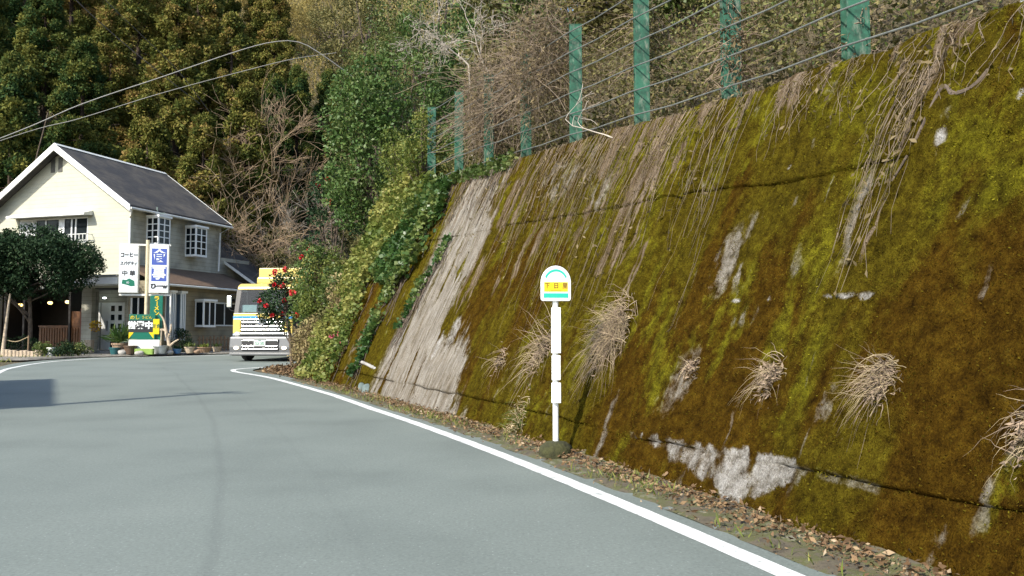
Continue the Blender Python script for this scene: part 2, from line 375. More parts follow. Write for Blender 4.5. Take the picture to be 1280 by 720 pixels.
def road_mat():
    m, nt, N, L, p = new_mat('worn_asphalt')
    tc = N.new('ShaderNodeTexCoord')
    big = N.new('ShaderNodeTexNoise'); big.inputs['Scale'].default_value = 0.6; big.inputs['Detail'].default_value = 5; L.new(tc.outputs['Object'], big.inputs['Vector'])
    r = ramp(nt, [(0.25, (0.120, 0.142, 0.131)), (0.5, (0.148, 0.174, 0.160)), (0.75, (0.166, 0.193, 0.177))]); L.new(big.outputs['Fac'], r.inputs['Fac'])
    fine = N.new('ShaderNodeTexNoise'); fine.inputs['Scale'].default_value = 45; fine.inputs['Detail'].default_value = 5; fine.inputs['Roughness'].default_value = 0.75; L.new(tc.outputs['Object'], fine.inputs['Vector'])
    r2 = ramp(nt, [(0.3, (0.62,) * 3), (0.5, (0.95,) * 3), (0.62, (1.05,) * 3), (0.70, (1.9,) * 3)]); L.new(fine.outputs['Fac'], r2.inputs['Fac'])
    mx = N.new('ShaderNodeMix'); mx.data_type = 'RGBA'; mx.blend_type = 'MULTIPLY'; mx.inputs[0].default_value = 0.8
    L.new(r.outputs['Color'], mx.inputs[6]); L.new(r2.outputs['Color'], mx.inputs[7])
    # old sealed seams running along the lane
    at = N.new('ShaderNodeAttribute'); at.attribute_name = 'across'
    wob = N.new('ShaderNodeTexNoise'); wob.inputs['Scale'].default_value = 0.5; wob.inputs['Detail'].default_value = 4; L.new(tc.outputs['Object'], wob.inputs['Vector'])
    a1 = N.new('ShaderNodeMath'); a1.operation = 'MULTIPLY_ADD'; a1.inputs[1].default_value = 0.25; L.new(wob.outputs['Fac'], a1.inputs[0]); L.new(at.outputs['Fac'], a1.inputs[2])
    s1 = ramp(nt, [(0.0, (0, 0, 0)), (0.433, (0, 0, 0)), (0.443, (1, 1, 1)), (0.452, (0, 0, 0)), (0.30, (0, 0, 0)), (0.308, (0.45,) * 3), (0.318, (0, 0, 0))])
    els = sorted([(0.0, 0), (0.292, 0), (0.297, .35), (0.303, 0), (0.390, 0), (0.397, 1), (0.405, 0)])
    for el, (ps, v) in zip(s1.color_ramp.elements, els): el.position = ps; el.color = (v, v, v, 1)
    d10 = N.new('ShaderNodeMath'); d10.operation = 'MULTIPLY'; d10.inputs[1].default_value = 0.1; L.new(a1.outputs[0], d10.inputs[0]); L.new(d10.outputs[0], s1.inputs['Fac'])
    sm = N.new('ShaderNodeMath'); sm.operation = 'MULTIPLY'; sm.inputs[1].default_value = 0.2; L.new(s1.outputs['Color'], sm.inputs[0])
    mx2 = N.new('ShaderNodeMix'); mx2.data_type = 'RGBA'; L.new(sm.outputs[0], mx2.inputs[0]); L.new(mx.outputs[2], mx2.inputs[6]); mx2.inputs[7].default_value = (0.045, 0.05, 0.052, 1)
    vo = N.new('ShaderNodeTexVoronoi'); vo.inputs['Scale'].default_value = 26; L.new(tc.outputs['Object'], vo.inputs['Vector'])
    sp = ramp(nt, [(0.0, (.75,) * 3), (0.10, (.55,) * 3), (0.16, (0, 0, 0))]); L.new(vo.outputs['Distance'], sp.inputs['Fac'])
    sel = N.new('ShaderNodeMath'); sel.operation = 'GREATER_THAN'; sel.inputs[1].default_value = 0.8; sc_ = N.new('ShaderNodeSeparateColor'); L.new(vo.outputs['Color'], sc_.inputs[0]); L.new(sc_.outputs[0], sel.inputs[0])
    sm2 = N.new('ShaderNodeMath'); sm2.operation = 'MULTIPLY'; L.new(sp.outputs['Color'], sm2.inputs[0]); L.new(sel.outputs[0], sm2.inputs[1])
    mx3 = N.new('ShaderNodeMix'); mx3.data_type = 'RGBA'; L.new(sm2.outputs[0], mx3.inputs[0]); L.new(mx2.outputs[2], mx3.inputs[6]); mx3.inputs[7].default_value = (0.34, 0.36, 0.35, 1)
    L.new(mx3.outputs[2], p.inputs['Base Color'])
    p.inputs['Roughness'].default_value = 0.72; p.inputs['Specular IOR Level'].default_value = 0.45
    b = N.new('ShaderNodeBump'); b.inputs['Strength'].default_value = 0.2; b.inputs['Distance'].default_value = 0.006
    L.new(fine.outputs['Fac'], b.inputs['Height']); L.new(b.outputs['Normal'], p.inputs['Normal'])
    return m
kind(link('road', np_mesh('road', np.concatenate([XY, Z[..., None]], -1).reshape(-1, 3), F, dict(across=across, along=along)), road_mat(), smooth=True), 'structure')

def paint_mat():
    m, nt, N, L, p = new_mat('worn_white_road_paint')
    tc = N.new('ShaderNodeTexCoord'); n = N.new('ShaderNodeTexNoise'); n.inputs['Scale'].default_value = 6; n.inputs['Detail'].default_value = 10; n.inputs['Roughness'].default_value = 0.8
    L.new(tc.outputs['Object'], n.inputs['Vector'])
    r = ramp(nt, [(0.34, (0.20, 0.22, 0.21)), (0.46, (0.56, 0.58, 0.57)), (0.66, (0.74, 0.76, 0.75))]); L.new(n.outputs['Fac'], r.inputs['Fac'])
    L.new(r.outputs['Color'], p.inputs['Base Color']); p.inputs['Roughness'].default_value = 0.6
    return m
pm = paint_mat()
def road_line(name, pts, w):
    P = resample(pts, 500); t = norm(np.gradient(P, axis=0)); n = np.stack([t[:, 1], -t[:, 0]], 1)
    jit = (noise2(np.arange(500) * 0.7, np.zeros(500), 3) - 0.5)[:, None] * 0.012
    A = P + n * (w / 2 + jit); B = P - n * (w / 2 + jit)
    V = np.empty((1000, 3)); V[::2, :2] = A; V[1::2, :2] = B; V[:, 2] = road_z(V[:, 1]) + 0.008
    i = np.arange(499) * 2
    return kind(link(name, np_mesh(name, V, np.stack([i, i + 1, i + 3, i + 2], 1)), pm), 'structure')
road_line('road_marking', np.vstack([offs(0.665)[:38], [(-6.43, 21.53), (-8.06, 23.82), (-8.51, 24.56), (-8.73, 25.35), (-8.45, 26.15), (-7.7, 27.12), (-6.0, 29.6), (-2, 35)]]), 0.155)
road_line('road_marking', np.vstack([offs(7.25)[:37], [(-15.0, 23.4), (-16.5, 26.8), (-17.2, 29.7), (-17.1, 31.6), (-16.67, 32.8), (-15.4, 34.0), (-13.6, 35.0), (-8, 40), (1, 48)]]), 0.155)

# verge: a gutter of old concrete slabs between asphalt and wall foot
def verge_mat():
    m, nt, N, L, p = new_mat('dirty_mossy_gutter')
    tc = N.new('ShaderNodeTexCoord'); n = N.new('ShaderNodeTexNoise'); n.inputs['Scale'].default_value = 4; n.inputs['Detail'].default_value = 9; n.inputs['Roughness'].default_value = 0.7
    L.new(tc.outputs['Object'], n.inputs['Vector'])
    r = ramp(nt, [(0.3, (0.035, 0.03, 0.018)), (0.45, (0.09, 0.075, 0.05)), (0.55, (0.065, 0.07, 0.018)), (0.70, (0.20, 0.185, 0.155))]); L.new(n.outputs['Fac'], r.inputs['Fac'])
    L.new(r.outputs['Color'], p.inputs['Base Color']); p.inputs['Roughness'].default_value = 0.95
    b = N.new('ShaderNodeBump'); b.inputs['Strength'].default_value = 0.8; b.inputs['Distance'].default_value = 0.03
    L.new(n.outputs['Fac'], b.inputs['Height']); L.new(b.outputs['Normal'], p.inputs['Normal'])
    return m
us = np.arange(-20, 19.0, 0.1)
prof = [(0.46, -0.0), (0.37, 0.022), (0.22, 0.012), (0.10, 0.02), (-0.02, 0.05), (-0.12, 0.08)]
V = []
for u in us:
    X0, Y0, a, b = np.interp(u, _U, _X), np.interp(u, _U, _Y), np.interp(u, _U, _nx), np.interp(u, _U, _ny)
    slab = 0.0 if (u % 0.62) > 0.1 else -0.022
    for o, h in prof:
        V.append((X0 - a * o, Y0 - b * o, road_z(Y0) + h + (slab if 0.05 < o < 0.4 else 0) + 0.03 * (noise2(u * 3, o * 9) - 0.5) * (o < 0.6)))
n = len(prof); idx = np.arange(len(us) * n).reshape(len(us), n)
F = np.stack([idx[:-1, :-1], idx[:-1, 1:], idx[1:, 1:], idx[1:, :-1]], -1).reshape(-1, 4)
kind(link('verge', np_mesh('verge', V, F), verge_mat(), smooth=False), 'structure')

# ------------------------------------------------------------------ retaining wall
def build_wall():
    us = np.arange(-9, 19.4, 0.035)
    zl = np.interp(us, [-9, 0, 2, 4, 8, 19], [0.45, 0.44, 0.39, 0.34, 0.38, 0.36]) + (noise2(us * 2, us * 0, 1) - 0.5) * 0.03
    zj = np.interp(us, [-9, 2, 3.2, 4.7, 7.3, 10.2, 13, 19], [2.5, 2.7, 2.76, 2.93, 3.06, 3.24, 3.33, 3.4]) + (noise2(us * 2, us * 0, 2) - 0.5) * 0.04
    zt = wall_top(us) + (noise2(us * 1.5, us * 0, 4) - 0.5) * 0.08
    rows = []                                                       # (z, groove)
    for t in np.linspace(-0.12, 1, 15): rows.append((t * (zl - 0.010), 0))
    rows += [(zl - 0.008, 1), (zl + 0.006, 1)]
    for t in np.linspace(0, 1, 76): rows.append((zl + 0.008 + t * (zj - zl - 0.018), 0))
    rows += [(zj - 0.008, 2), (zj + 0.006, 2)]
    for t in np.linspace(0, 1, 46): rows.append((zj + 0.008 + t * (zt - zj - 0.008), 0))
    Zr = np.array([r[0] for r in rows]); G = np.array([r[1] for r in rows])[:, None]
    U = np.broadcast_to(us, Zr.shape)
    w1 = sst(0.32, 0.5, noise2(us * 0.9, us * 0, 6)); w2 = sst(0.25, 0.45, noise2(us * 0.8, us * 0, 7)) * (1 - 0.8 * ((us > 1.0) & (us < 1.7)))
    depth = np.where(G == 1, 0.05 * w1, np.where(G == 2, 0.055 * w2, 0))
    Hh = (fbm(U * 2.2, Zr * 2.2, 11, 5) - 0.5) * 0.07 + (fbm(U * 12, Zr * 12, 13, 3) - 0.5) * 0.03
    Hh += 0.02 * (Zr > zj[None]) - 0.018 * (Zr < zl[None])           # the lifts do not quite line up
    vj = np.exp(-((U - 4.93 - 0.05 * Zr) / 0.06) ** 2) * 0.10 + np.exp(-((U - 12.55) / 0.05) ** 2) * 0.05 + np.exp(-((U - 13.6) / 0.05) ** 2) * 0.04
    # ---- wear masks
    fl = fbm(U * 3.2, Zr * 0.25, 21, 4)                               # tall streaks running down the face
    fl2 = fbm(U * 7, Zr * 0.5, 23, 4)
    blot = fbm(U * 1.3, Zr * 1.3, 25, 5); fine = fbm(U * 11, Zr * 4.5, 33, 4)
    lo = np.interp(Zr, [0, 0.5, 1.3, 2.5, 4.8], [8.5, 9.1, 10.5, 11.3, 11.3])
    lo = lo + (fbm(U * 1.6, Zr * 0.7, 35, 4) - 0.5) * 2.2 + (fine - 0.5) * 0.7
    zone = sst(-0.5, 0.7, U - lo) * (1 - sst(13.2, 14.6, U - 0.0 * Zr))
    bare = zone * sst(0.33, 0.52, 0.62 * fl + 0.38 * fl2 + 0.22 * np.exp(-((U - 9.8) / 1.3) ** 2 - (Zr / 1.2) ** 2))
    wu = (fbm(U * 2.6, Zr * 1.1, 27, 4) - 0.5) * 0.9; wz = (fbm(U * 2.0, Zr * 2.0, 29, 4) - 0.5) * 0.9
    def patch(u, z, ru, rz, s=0.5):
        d = ((U + wu * 0.6 - u) / ru) ** 2 + ((Zr + wz * 0.6 - z) / rz) ** 2
        return np.clip(1.1 - d, 0, 1) ** 0.7 * np.clip(0.18 + 1.7 * (fine - 0.36) + 1.2 * (fl2 - s), 0, 0.62)
    for a in [(3.55, 2.2, 0.42, 0.55, 0.5), (1.48, 2.85, 0.2, 0.42, 0.42), (2.5, 1.85, 0.25, 0.35, 0.5), (3.0, 1.5, 0.3, 0.2, 0.5), (8.7, 3.9, 1.6, 0.7, 0.5),
              (0.2, 0.55, 0.12, 0.5, 0.47), (3.6, 0.9, 0.3, 0.5, 0.53), (7.3, 3.4, 0.5, 0.4, 0.45), (2.0, 2.3, 0.15, 0.8, 0.47), (4.6, 0.3, 0.2, 0.5, 0.45), (16.2, 1.0, 0.25, 1.2, 0.4)]:
        bare = np.maximum(bare, patch(*a))
    thin = sst(0.56, 0.72, 0.6 * fbm(U * 9, Zr * 0.9, 37, 4) + 0.4 * fine) * sst(0.35, 0.55, blot) * 0.5
    bare = np.maximum(bare, thin)
    # pale leached band under the lower joint
    edge = np.interp(U, [1.5, 1.75, 2.3, 2.8, 3.4, 4.1, 4.25], [0.36, 0.30, 0.04, 0.16, 0.24, 0.31, 0.37]) + (fl2 - 0.5) * 0.25
    up = zl[None] + 0.02 + 0.12 * (fine - 0.40)
    white = sst(-0.02, 0.03, Zr - edge) * (1 - sst(0, 0.03, Zr - up)) * sst(1.5, 1.7, U) * (1 - sst(4.0, 4.2, U))
    white = white * np.clip(0.55 + 1.6 * (fine - 0.42), 0.0, 1)
    white = np.maximum(white, 0.45 * sst(0.4, 0.55, blot) * sst(0.0, 0.03, Zr - (zl[None] - 0.07)) * (1 - sst(0, 0.02, Zr - zl[None])) * sst(0.3, 0.9, U) * (1 - sst(1.4, 1.6, U)))
    for (u, z, ru, rz) in [(1.85, 1.62, 0.13, 0.03), (1.64, 1.61, 0.09, 0.035), (2.06, 1.62, 0.05, 0.02), (3.18, 2.9, 0.03, 0.04), (1.47, 2.78, 0.05, 0.09), (3.23, 1.64, 0.1, 0.025),
                           (0.9, 2.95, 0.035, 0.05), (4.6, 2.98, 0.04, 0.02), (10.7, 1.35, 0.22, 0.3), (11.2, 1.1, 0.12, 0.3), (2.75, 1.63, 0.03, 0.03), (5.0, 3.1, 0.03, 0.03)]:
        white = np.maximum(white, np.clip(1.3 - ((U - u) / ru) ** 2 - ((Zr - z) / rz) ** 2, 0, 1) * (0.4 + 0.9 * noise2(U * 22, Zr * 22, 8)))
    limez = 0.30 * sst(1.0, 3.2, Zr)
    lime = 0.95 * sst(0.50, 0.73, 0.25 * blot + 0.5 * fbm(U * 3.0, Zr * 0.8, 31, 4) + 0.25 * fine + limez * 0.30 - 0.06 * sst(1.8, 0.8, U) * sst(2.4, 1.6, Zr))
    for (u, z, ru, rz) in [(1.95, 0.95, 0.16, 0.7), (1.2, 2.4, 0.35, 0.35), (0.85, 2.4, 0.3, 0.3), (3.25, 1.9, 0.16, 0.5), (6.85, 1.5, 0.3, 0.9), (2.5, 3.3, 0.6, 0.5), (0.15, 0.5, 0.15, 0.4), (5.7, 1.4, 0.3, 1.0),
                           (4.2, 1.2, 0.25, 0.8), (6.6, 0.3, 0.7, 0.25), (2.3, 2.0, 0.14, 0.5), (3.9, 0.9, 0.2, 0.5)]:
        lime = np.maximum(lime, np.clip(1.1 - ((U + wu * .5 - u) / ru) ** 2 - ((Zr + wz * .5 - z) / rz) ** 2, 0, 1) * sst(0.25, 0.6, 0.4 * fine + 0.3 * blot + 0.3 * fl2))
    olive = sst(0.40, 0.64, 0.6 * fbm(U * 0.8, Zr * 0.6, 41, 4) + 0.4 * fl + 0.10 * sst(1.2, 3.5, Zr) + 0.06 * (U > 4))
    root = sst(0.45, 0.60, 0.6 * fbm(U * 6, Zr * 0.22, 51, 4) + 0.4 * fl) * sst(4.6, 6.5, U + 0.3 * Zr) * (1 - sst(10.8, 12.5, U)) * sst(0.9, 2.6, Zr) * (0.30 + 0.5 * sst(.4, .6, blot))
    root = np.maximum(root, np.exp(-((U - 1.9 - 0.1 * (fl2 - .5)) / 0.2) ** 2) * sst(1.5, 2.2, Zr) * 0.8 * sst(.35, .5, fl2))
    root = np.maximum(root, sst(0.5, 0.62, fl2) * sst(-0.75, 0.0, Zr - zt[None]) * 0.8)
    mossy = np.clip(1 - bare - white, 0, 1)
    Hh = Hh + mossy * (0.012 + 0.05 * (fbm(U * 6, Zr * 6, 61, 4) - 0.5) * (0.5 + lime)) - vj
    P = W(U, Zr, Hh - depth)
    # small moss cushions rooted in the face
    g = np.random.default_rng(77); n = 210000; ri = g.integers(0, Zr.shape[0], n * 2); ci = g.integers(0, Zr.shape[1], n * 2)
    dens = mossy * (0.25 + 0.75 * sst(.35, .6, fbm(U * 8, Zr * 8, 63, 3))); ok = (g.random(n * 2) < dens[ri, ci]) & (us[ci] > -3) & (us[ci] < 16); ri, ci = ri[ok][:n], ci[ok][:n]; n = len(ri)
    t_, n_, up_, out_ = frame_w(5.0); Cm = P[ri, ci] + t_ * g.normal(0, .02, (n, 1)) + up_ * g.normal(0, .02, (n, 1)) - out_ * 0.004
    tm = np.clip(0.06 + 0.30 * olive[ri, ci] + 0.58 * lime[ri, ci] + g.normal(0, .07, n), 0, 1)
    Vm, Fm, Tm = leaves(Cm, out_ * 0.55 + g.normal(0, .55, (n, 3)) + np.array([0, 0, .1]), g.uniform(.008, .026, n), .45, tm)
    moss = leafmat('moss_tufts', [(0.0, (0.030, 0.015, 0.002)), (0.25, (0.062, 0.036, 0.004)), (0.5, (0.085, 0.066, 0.006)), (0.75, (0.115, 0.100, 0.008)), (1.0, (0.18, 0.165, 0.013))], 0.2, 0.95, 0.0, 0.05)
    kind(link('moss', np_mesh('moss', Vm, Fm, fattr=dict(tint=Tm * 1.3)), moss), 'stuff')
    # cap and back edge
    caps = []
    t, b = P[-1], np.stack([np.interp(us, _U, _nx), np.interp(us, _U, _ny), np.zeros_like(us)], 1)
    for o, dz in [(0.06, 0.035), (0.2, 0.04), (0.4, 0.02), (0.45, -0.3)]: caps.append(t + b * o + np.array([0, 0, dz]) + np.array([0, 0, 1]) * ((noise2(us * 8, us * 0 + o * 30, 9) - 0.5) * 0.05)[:, None])
    P = np.concatenate([P, np.array(caps)])
    ext = lambda A: np.concatenate([A, np.repeat(A[-1:], 4, 0)])
    n, m = P.shape[:2]; idx = np.arange(n * m).reshape(n, m)
    F = np.stack([idx[:-1, :-1], idx[:-1, 1:], idx[1:, 1:], idx[1:, :-1]], -1).reshape(-1, 4)
    me = np_mesh('retaining_wall', P.reshape(-1, 3), F, {k: ext(v) for k, v in dict(bare=bare, white=white, lime=lime, olive=olive, root=root, slope_u=U * 1.0, slope_z=Zr).items()})
    m_, nt, N, L, p = new_mat('mossy_concrete')
    A = lambda nm: (lambda a: (setattr(a, 'attribute_name', nm), a.outputs['Fac'])[1])(N.new('ShaderNodeAttribute'))
    tc = N.new('ShaderNodeTexCoord')
    def noi(s, d=6, r=0.65):
        n_ = N.new('ShaderNodeTexNoise'); n_.inputs['Scale'].default_value = s; n_.inputs['Detail'].default_value = d; n_.inputs['Roughness'].default_value = r
        L.new(tc.outputs['Object'], n_.inputs['Vector']); return n_.outputs['Fac']
    f1, f2, f3 = noi(9, 9, 0.78), noi(48, 4), noi(3.0)
    cmb = N.new('ShaderNodeCombineXYZ'); L.new(A('slope_u'), cmb.inputs[0]); L.new(A('slope_z'), cmb.inputs[1])
    mp = N.new('ShaderNodeMapping'); mp.inputs['Scale'].default_value = (14, 1.4, 1); L.new(cmb.outputs[0], mp.inputs[0])
    st = N.new('ShaderNodeTexNoise'); st.inputs['Scale'].default_value = 1; st.inputs['Detail'].default_value = 5; L.new(mp.outputs[0], st.inputs['Vector'])
    def thr(mask, noise, amp=0.5, lo=0.42, hi=0.58):
        a = N.new('ShaderNodeMath'); a.operation = 'MULTIPLY_ADD'; a.inputs[1].default_value = amp; L.new(noise, a.inputs[0])
        s_ = N.new('ShaderNodeMath'); s_.operation = 'ADD'; s_.inputs[1].default_value = -amp / 2; L.new(mask, s_.inputs[0]); L.new(s_.outputs[0], a.inputs[2])
        mr = N.new('ShaderNodeMapRange'); mr.interpolation_type = 'SMOOTHSTEP'; mr.inputs[1].default_value = lo; mr.inputs[2].default_value = hi; L.new(a.outputs[0], mr.inputs[0])
        return mr.outputs[0]
    def mix(fac, a, b, bt='MIX'):
        x = N.new('ShaderNodeMix'); x.data_type = 'RGBA'; x.blend_type = bt
        if isinstance(fac, float): x.inputs[0].default_value = fac
        else: L.new(fac, x.inputs[0])
        L.new(a, x.inputs[6]); L.new(b, x.inputs[7]); return x.outputs[2]
    def rmp(fac, cols): r = ramp(nt, cols); L.new(fac, r.inputs['Fac']); return r.outputs['Color']
    brown = rmp(f1, [(0.32, (0.012, 0.006, 0.001)), (0.5, (0.054, 0.029, 0.003)), (0.68, (0.098, 0.060, 0.006))])
    oliv = rmp(f1, [(0.32, (0.014, 0.010, 0.0015)), (0.5, (0.063, 0.047, 0.004)), (0.68, (0.118, 0.096, 0.008))])
    lim = rmp(f1, [(0.32, (0.026, 0.020, 0.003)), (0.5, (0.085, 0.076, 0.006)), (0.68, (0.175, 0.160, 0.010))])
    conc = rmp(st.outputs['Fac'], [(0.28, (0.13, 0.105, 0.07)), (0.45, (0.225, 0.20, 0.165)), (0.66, (0.33, 0.31, 0.275))])
    conc = mix(0.55, conc, rmp(f1, [(0.25, (0.55, 0.52, 0.47)), (0.7, (1, 1, 1))]), 'MULTIPLY')
    roots = rmp(st.outputs['Fac'], [(0.28, (0.05, 0.032, 0.015)), (0.5, (0.125, 0.09, 0.055)), (0.7, (0.24, 0.19, 0.14))])
    whit = rmp(f1, [(0.25, (0.10, 0.085, 0.06)), (0.45, (0.25, 0.235, 0.21)), (0.68, (0.43, 0.42, 0.40))])
    c = mix(thr(A('olive'), f1, 0.9, 0.15, 0.9), brown, oliv)
    c = mix(thr(A('lime'), f1, 1.3, 0.30, 1.05), c, lim)
    c = mix(thr(A('root'), st.outputs['Fac'], 1.1, 0.35, 0.6), c, roots)
    c = mix(thr(A('bare'), f1, 1.0, 0.35, 0.75), c, conc)
    c = mix(thr(A('white'), f1, 1.5, 0.2, 1.05), c, whit)
    c = mix(0.5, c, rmp(f3, [(0.3, (0.5,) * 3), (0.6, (1,) * 3)]), 'MULTIPLY')
    f4 = noi(85, 3, 0.7); c = mix(0.75, c, rmp(f4, [(0.30, (0.35,) * 3), (0.48, (0.95,) * 3), (0.66, (1.5,) * 3)]), 'MULTIPLY')
    L.new(c, p.inputs['Base Color']); p.inputs['Roughness'].default_value = 1.0; p.inputs['Specular IOR Level'].default_value = 0.02
    hh = N.new('ShaderNodeMath'); hh.operation = 'MULTIPLY_ADD'; hh.inputs[1].default_value = 0.5; L.new(f4, hh.inputs[0]); L.new(f1, hh.inputs[2])
    b_ = N.new('ShaderNodeBump'); b_.inputs['Strength'].default_value = 1.0; b_.inputs['Distance'].default_value = 0.05
    L.new(hh.outputs[0], b_.inputs['Height']); L.new(b_.outputs['Normal'], p.inputs['Normal'])
    o = link('retaining_wall', me, m_, smooth=True)
    return tag(o, 'tall sloping concrete retaining wall covered in brown and yellow-green moss along the road', 'wall')
build_wall()

# dark bark tube standing in for a shadowed crack, upper right of the wall
pts = [W(u, z, 0.02) for u, z in [(1.02, 3.55), (1.15, 3.40), (1.30, 3.15), (1.48, 3.12), (1.62, 3.22), (1.68, 3.0), (1.72, 2.75), (1.80, 2.5)]]
tag(MB().tube(pts, [0.012, 0.018, 0.022, 0.016, 0.012, 0.008], 7, 40).build('root', M['bark'], smooth=True), 'dark crooked tube added for the shadowed crack crossing the top right of the mossy wall', 'root')

# ------------------------------------------------------------------ dry growth on the wall
def hanging(name, label, u0, u1, n, z_hi, z_lo, grp, r=0.005, mat='stem_dry', seed=0, bits=300):
    g = np.random.default_rng(seed); K = 9
    u = g.uniform(u0, u1, n); top = (wall_top(u) + 0.03 if z_hi is None else z_hi + g.uniform(-.15, .1, n)); L_ = (top - z_lo) * g.uniform(0.25, 1.0, n) ** 1.0
    t = np.linspace(0, 1, K)
    Z = top[:, None] - L_[:, None] * t
    Uu = u[:, None] + np.cumsum(g.normal(0, 0.035, (n, K)), 1) + (t ** 2) * g.normal(0, 0.10, (n, 1))
    Hh = 0.02 + g.uniform(0, 0.10, (n, 1)) * np.sin(t * math.pi)[None] + g.uniform(0, .03, (n, K))
    V1 = tubesN(W(Uu, Z, Hh), g.uniform(0.3, 1.0, (n, 1)) ** 1.5 * r * 1.25 * (1 - 0.6 * t), 3)
    k = g.integers(0, K, bits); i = g.integers(0, n, bits); C = W(Uu, Z, Hh)[i, k]
    V2 = leaves(C, g.normal(size=(bits, 3)) + [0, 0, -0.8], g.uniform(0.03, 0.09, bits), 0.4)
    Vv, F, T = join([V1, V2])
    o = link(name, np_mesh(name, Vv, F, fattr=dict(tint=T + .5), midx=np.r_[np.zeros(len(V1[1])), np.ones(bits)]), [M[mat], M['dryleaf']])
    return tag(o, label, 'dry vine', grp)
G1 = 'dead vines hanging down the retaining wall'
hanging('hanging_vine', 'dense grey-brown curtain of dead vines hanging from wall top above the bus stop sign', 5.6, 8.6, 85, None, 1.3, G1, 0.0045, seed=1, bits=420)
hanging('hanging_vine', 'thin dry vine strands hanging on the wall left of the bus stop sign', 8.6, 10.6, 40, None, 2.2, G1, 0.005, seed=2, bits=260)
hanging('hanging_vine', 'narrow greyish vine bundle running down the wall to the white spots', 1.72, 2.12, 34, 3.5, 1.6, G1, 0.004, seed=3, bits=160)
hanging('hanging_vine', 'single long pale vine stem on the wall between sign and grey bundle', 4.15, 4.45, 7, None, 1.1, G1, 0.0035, seed=4, bits=30)
hanging('hanging_vine', 'short fringe of dead vines over the wall edge near the top right corner', 0.3, 3.8, 90, None, 3.0, G1, 0.0035, seed=5, bits=260)
hanging('hanging_vine', 'sparse dry strands trailing beside the wide curtain, below the tangled fence post', 4.3, 5.7, 34, None, 2.2, G1, 0.005, seed=6, bits=120)
hanging('hanging_vine', 'long brown strands hanging over the pale bare concrete at the far wall end', 11.2, 14.2, 45, None, 2.4, G1, 0.007, seed=7, bits=140)

def tuft(label, u, z, n, spread, drop, outw, left, mats, seed, blade=0.004, Lr=(0.25, 0.6), green=0):
    """a clump of dead grass rooted in the wall face: blades arch outwards then hang"""
    g = np.random.default_rng(seed); K = 8
    t_, n_, up, out = frame_w(u); t = np.linspace(0, 1, K)[None, :, None]
    base = W(u + g.normal(0, spread, n), z + g.normal(0, spread * 1.4, n), -0.01)
    L_ = g.uniform(*Lr, n)[:, None, None]
    a = (t_ * g.normal(left, 0.8, (n, 1)) + out * (outw * .6 + g.uniform(0, 0.8, (n, 1))) + np.array([0, 0, 1.0]) * g.normal(0.15, 0.75, (n, 1)))
    a = norm(a)[:, None]
    P = base[:, None] + a * L_ * t + np.array([0, 0, -1.0]) * (t ** 2) * L_ * drop * g.uniform(0.0, 1.2, (n, 1, 1)) + np.cumsum(g.normal(0, 0.011, (n, K, 3)), 1) * t
    # keep off the wall face
    V1 = tubesN(P, g.uniform(0.6, 1.4, (n, 1)) * blade * (1.05 - np.linspace(0, 1, K)), 3)
    hub = MBhub(u, z, spread, g)
    V, F, T = join([V1, hub])
    mi = np.r_[np.where(g.random(n) < 0.5, 0, 1).repeat(3 * (K - 1)), np.ones(len(hub[1]))]
    o = link('dry_grass_tuft', np_mesh('dry_grass_tuft', V, F, fattr=dict(tint=T), midx=mi), mats)
    return tag(o, label, 'grass tuft', 'grass tufts growing out of the wall')
def MBhub(u, z, spread, g):
    n = 150; C = W(u + g.normal(0, spread * 1.1, n), z + g.normal(0, spread * 1.7, n) - spread, g.uniform(0, 0.10, n))
    return leaves(C, g.normal(size=(n, 3)), g.uniform(0.02, 0.065, n), 0.3)
M['straw'] = plain('straw2', (0.36, 0.285, 0.17), .85, var=.5, scale=5); M['straw_grey'] = plain('old_grey_straw2', (0.25, 0.185, 0.13), .9, var=.6, scale=6)
S2 = [M['straw'], M['straw_grey']]
tuft('largest dry straw tuft hanging from the wall just right of the bus stop pole', 5.22, 1.38, 620, 0.11, 1.5, 0.5, 0.25, S2, 11, 0.004, (0.22, 0.6))
tuft('dry brown tuft half hidden behind the bus stop pole', 6.85, 1.15, 120, 0.10, 1.3, 0.5, 0.5, S2, 12, 0.005, (0.3, 0.7))
tuft('small reddish-brown dead tuft with stalks sticking out left', 2.33, 1.0, 110, 0.045, 1.2, 0.6, 0.9, S2, 13, 0.003, (0.12, 0.36))
tuft('spiky grey straw tuft alone on the brown moss above the lower wall joint', 1.2, 1.03, 190, 0.045, 1.3, 0.6, 0.8, S2, 14, 0.003, (0.14, 0.40))
tuft('pale tuft cut by the photo edge beside lime moss', 0.10, 0.85, 60, 0.05, 1.3, 0.5, 0.7, S2, 15, 0.003, (0.12, 0.32))
tuft('tiny withered sprig on a grey scrape of the wall', 3.42, 1.02, 24, 0.03, 1.6, 0.3, 0.1, S2, 16, 0.004, (0.15, 0.4))
tuft('thin withered tuft on the moss near the pale concrete', 8.1, 0.98, 40, 0.05, 1.6, 0.3, 0.1, S2, 17, 0.004, (0.15, 0.45))
tuft('fresh yellow-green grass tuft low on the wall left of the bus stop pole', 6.75, 0.22, 90, 0.10, 0.8, 0.6, 0.0, [M['yellowgreen'], M['straw']], 18, 0.005, (0.15, 0.4))

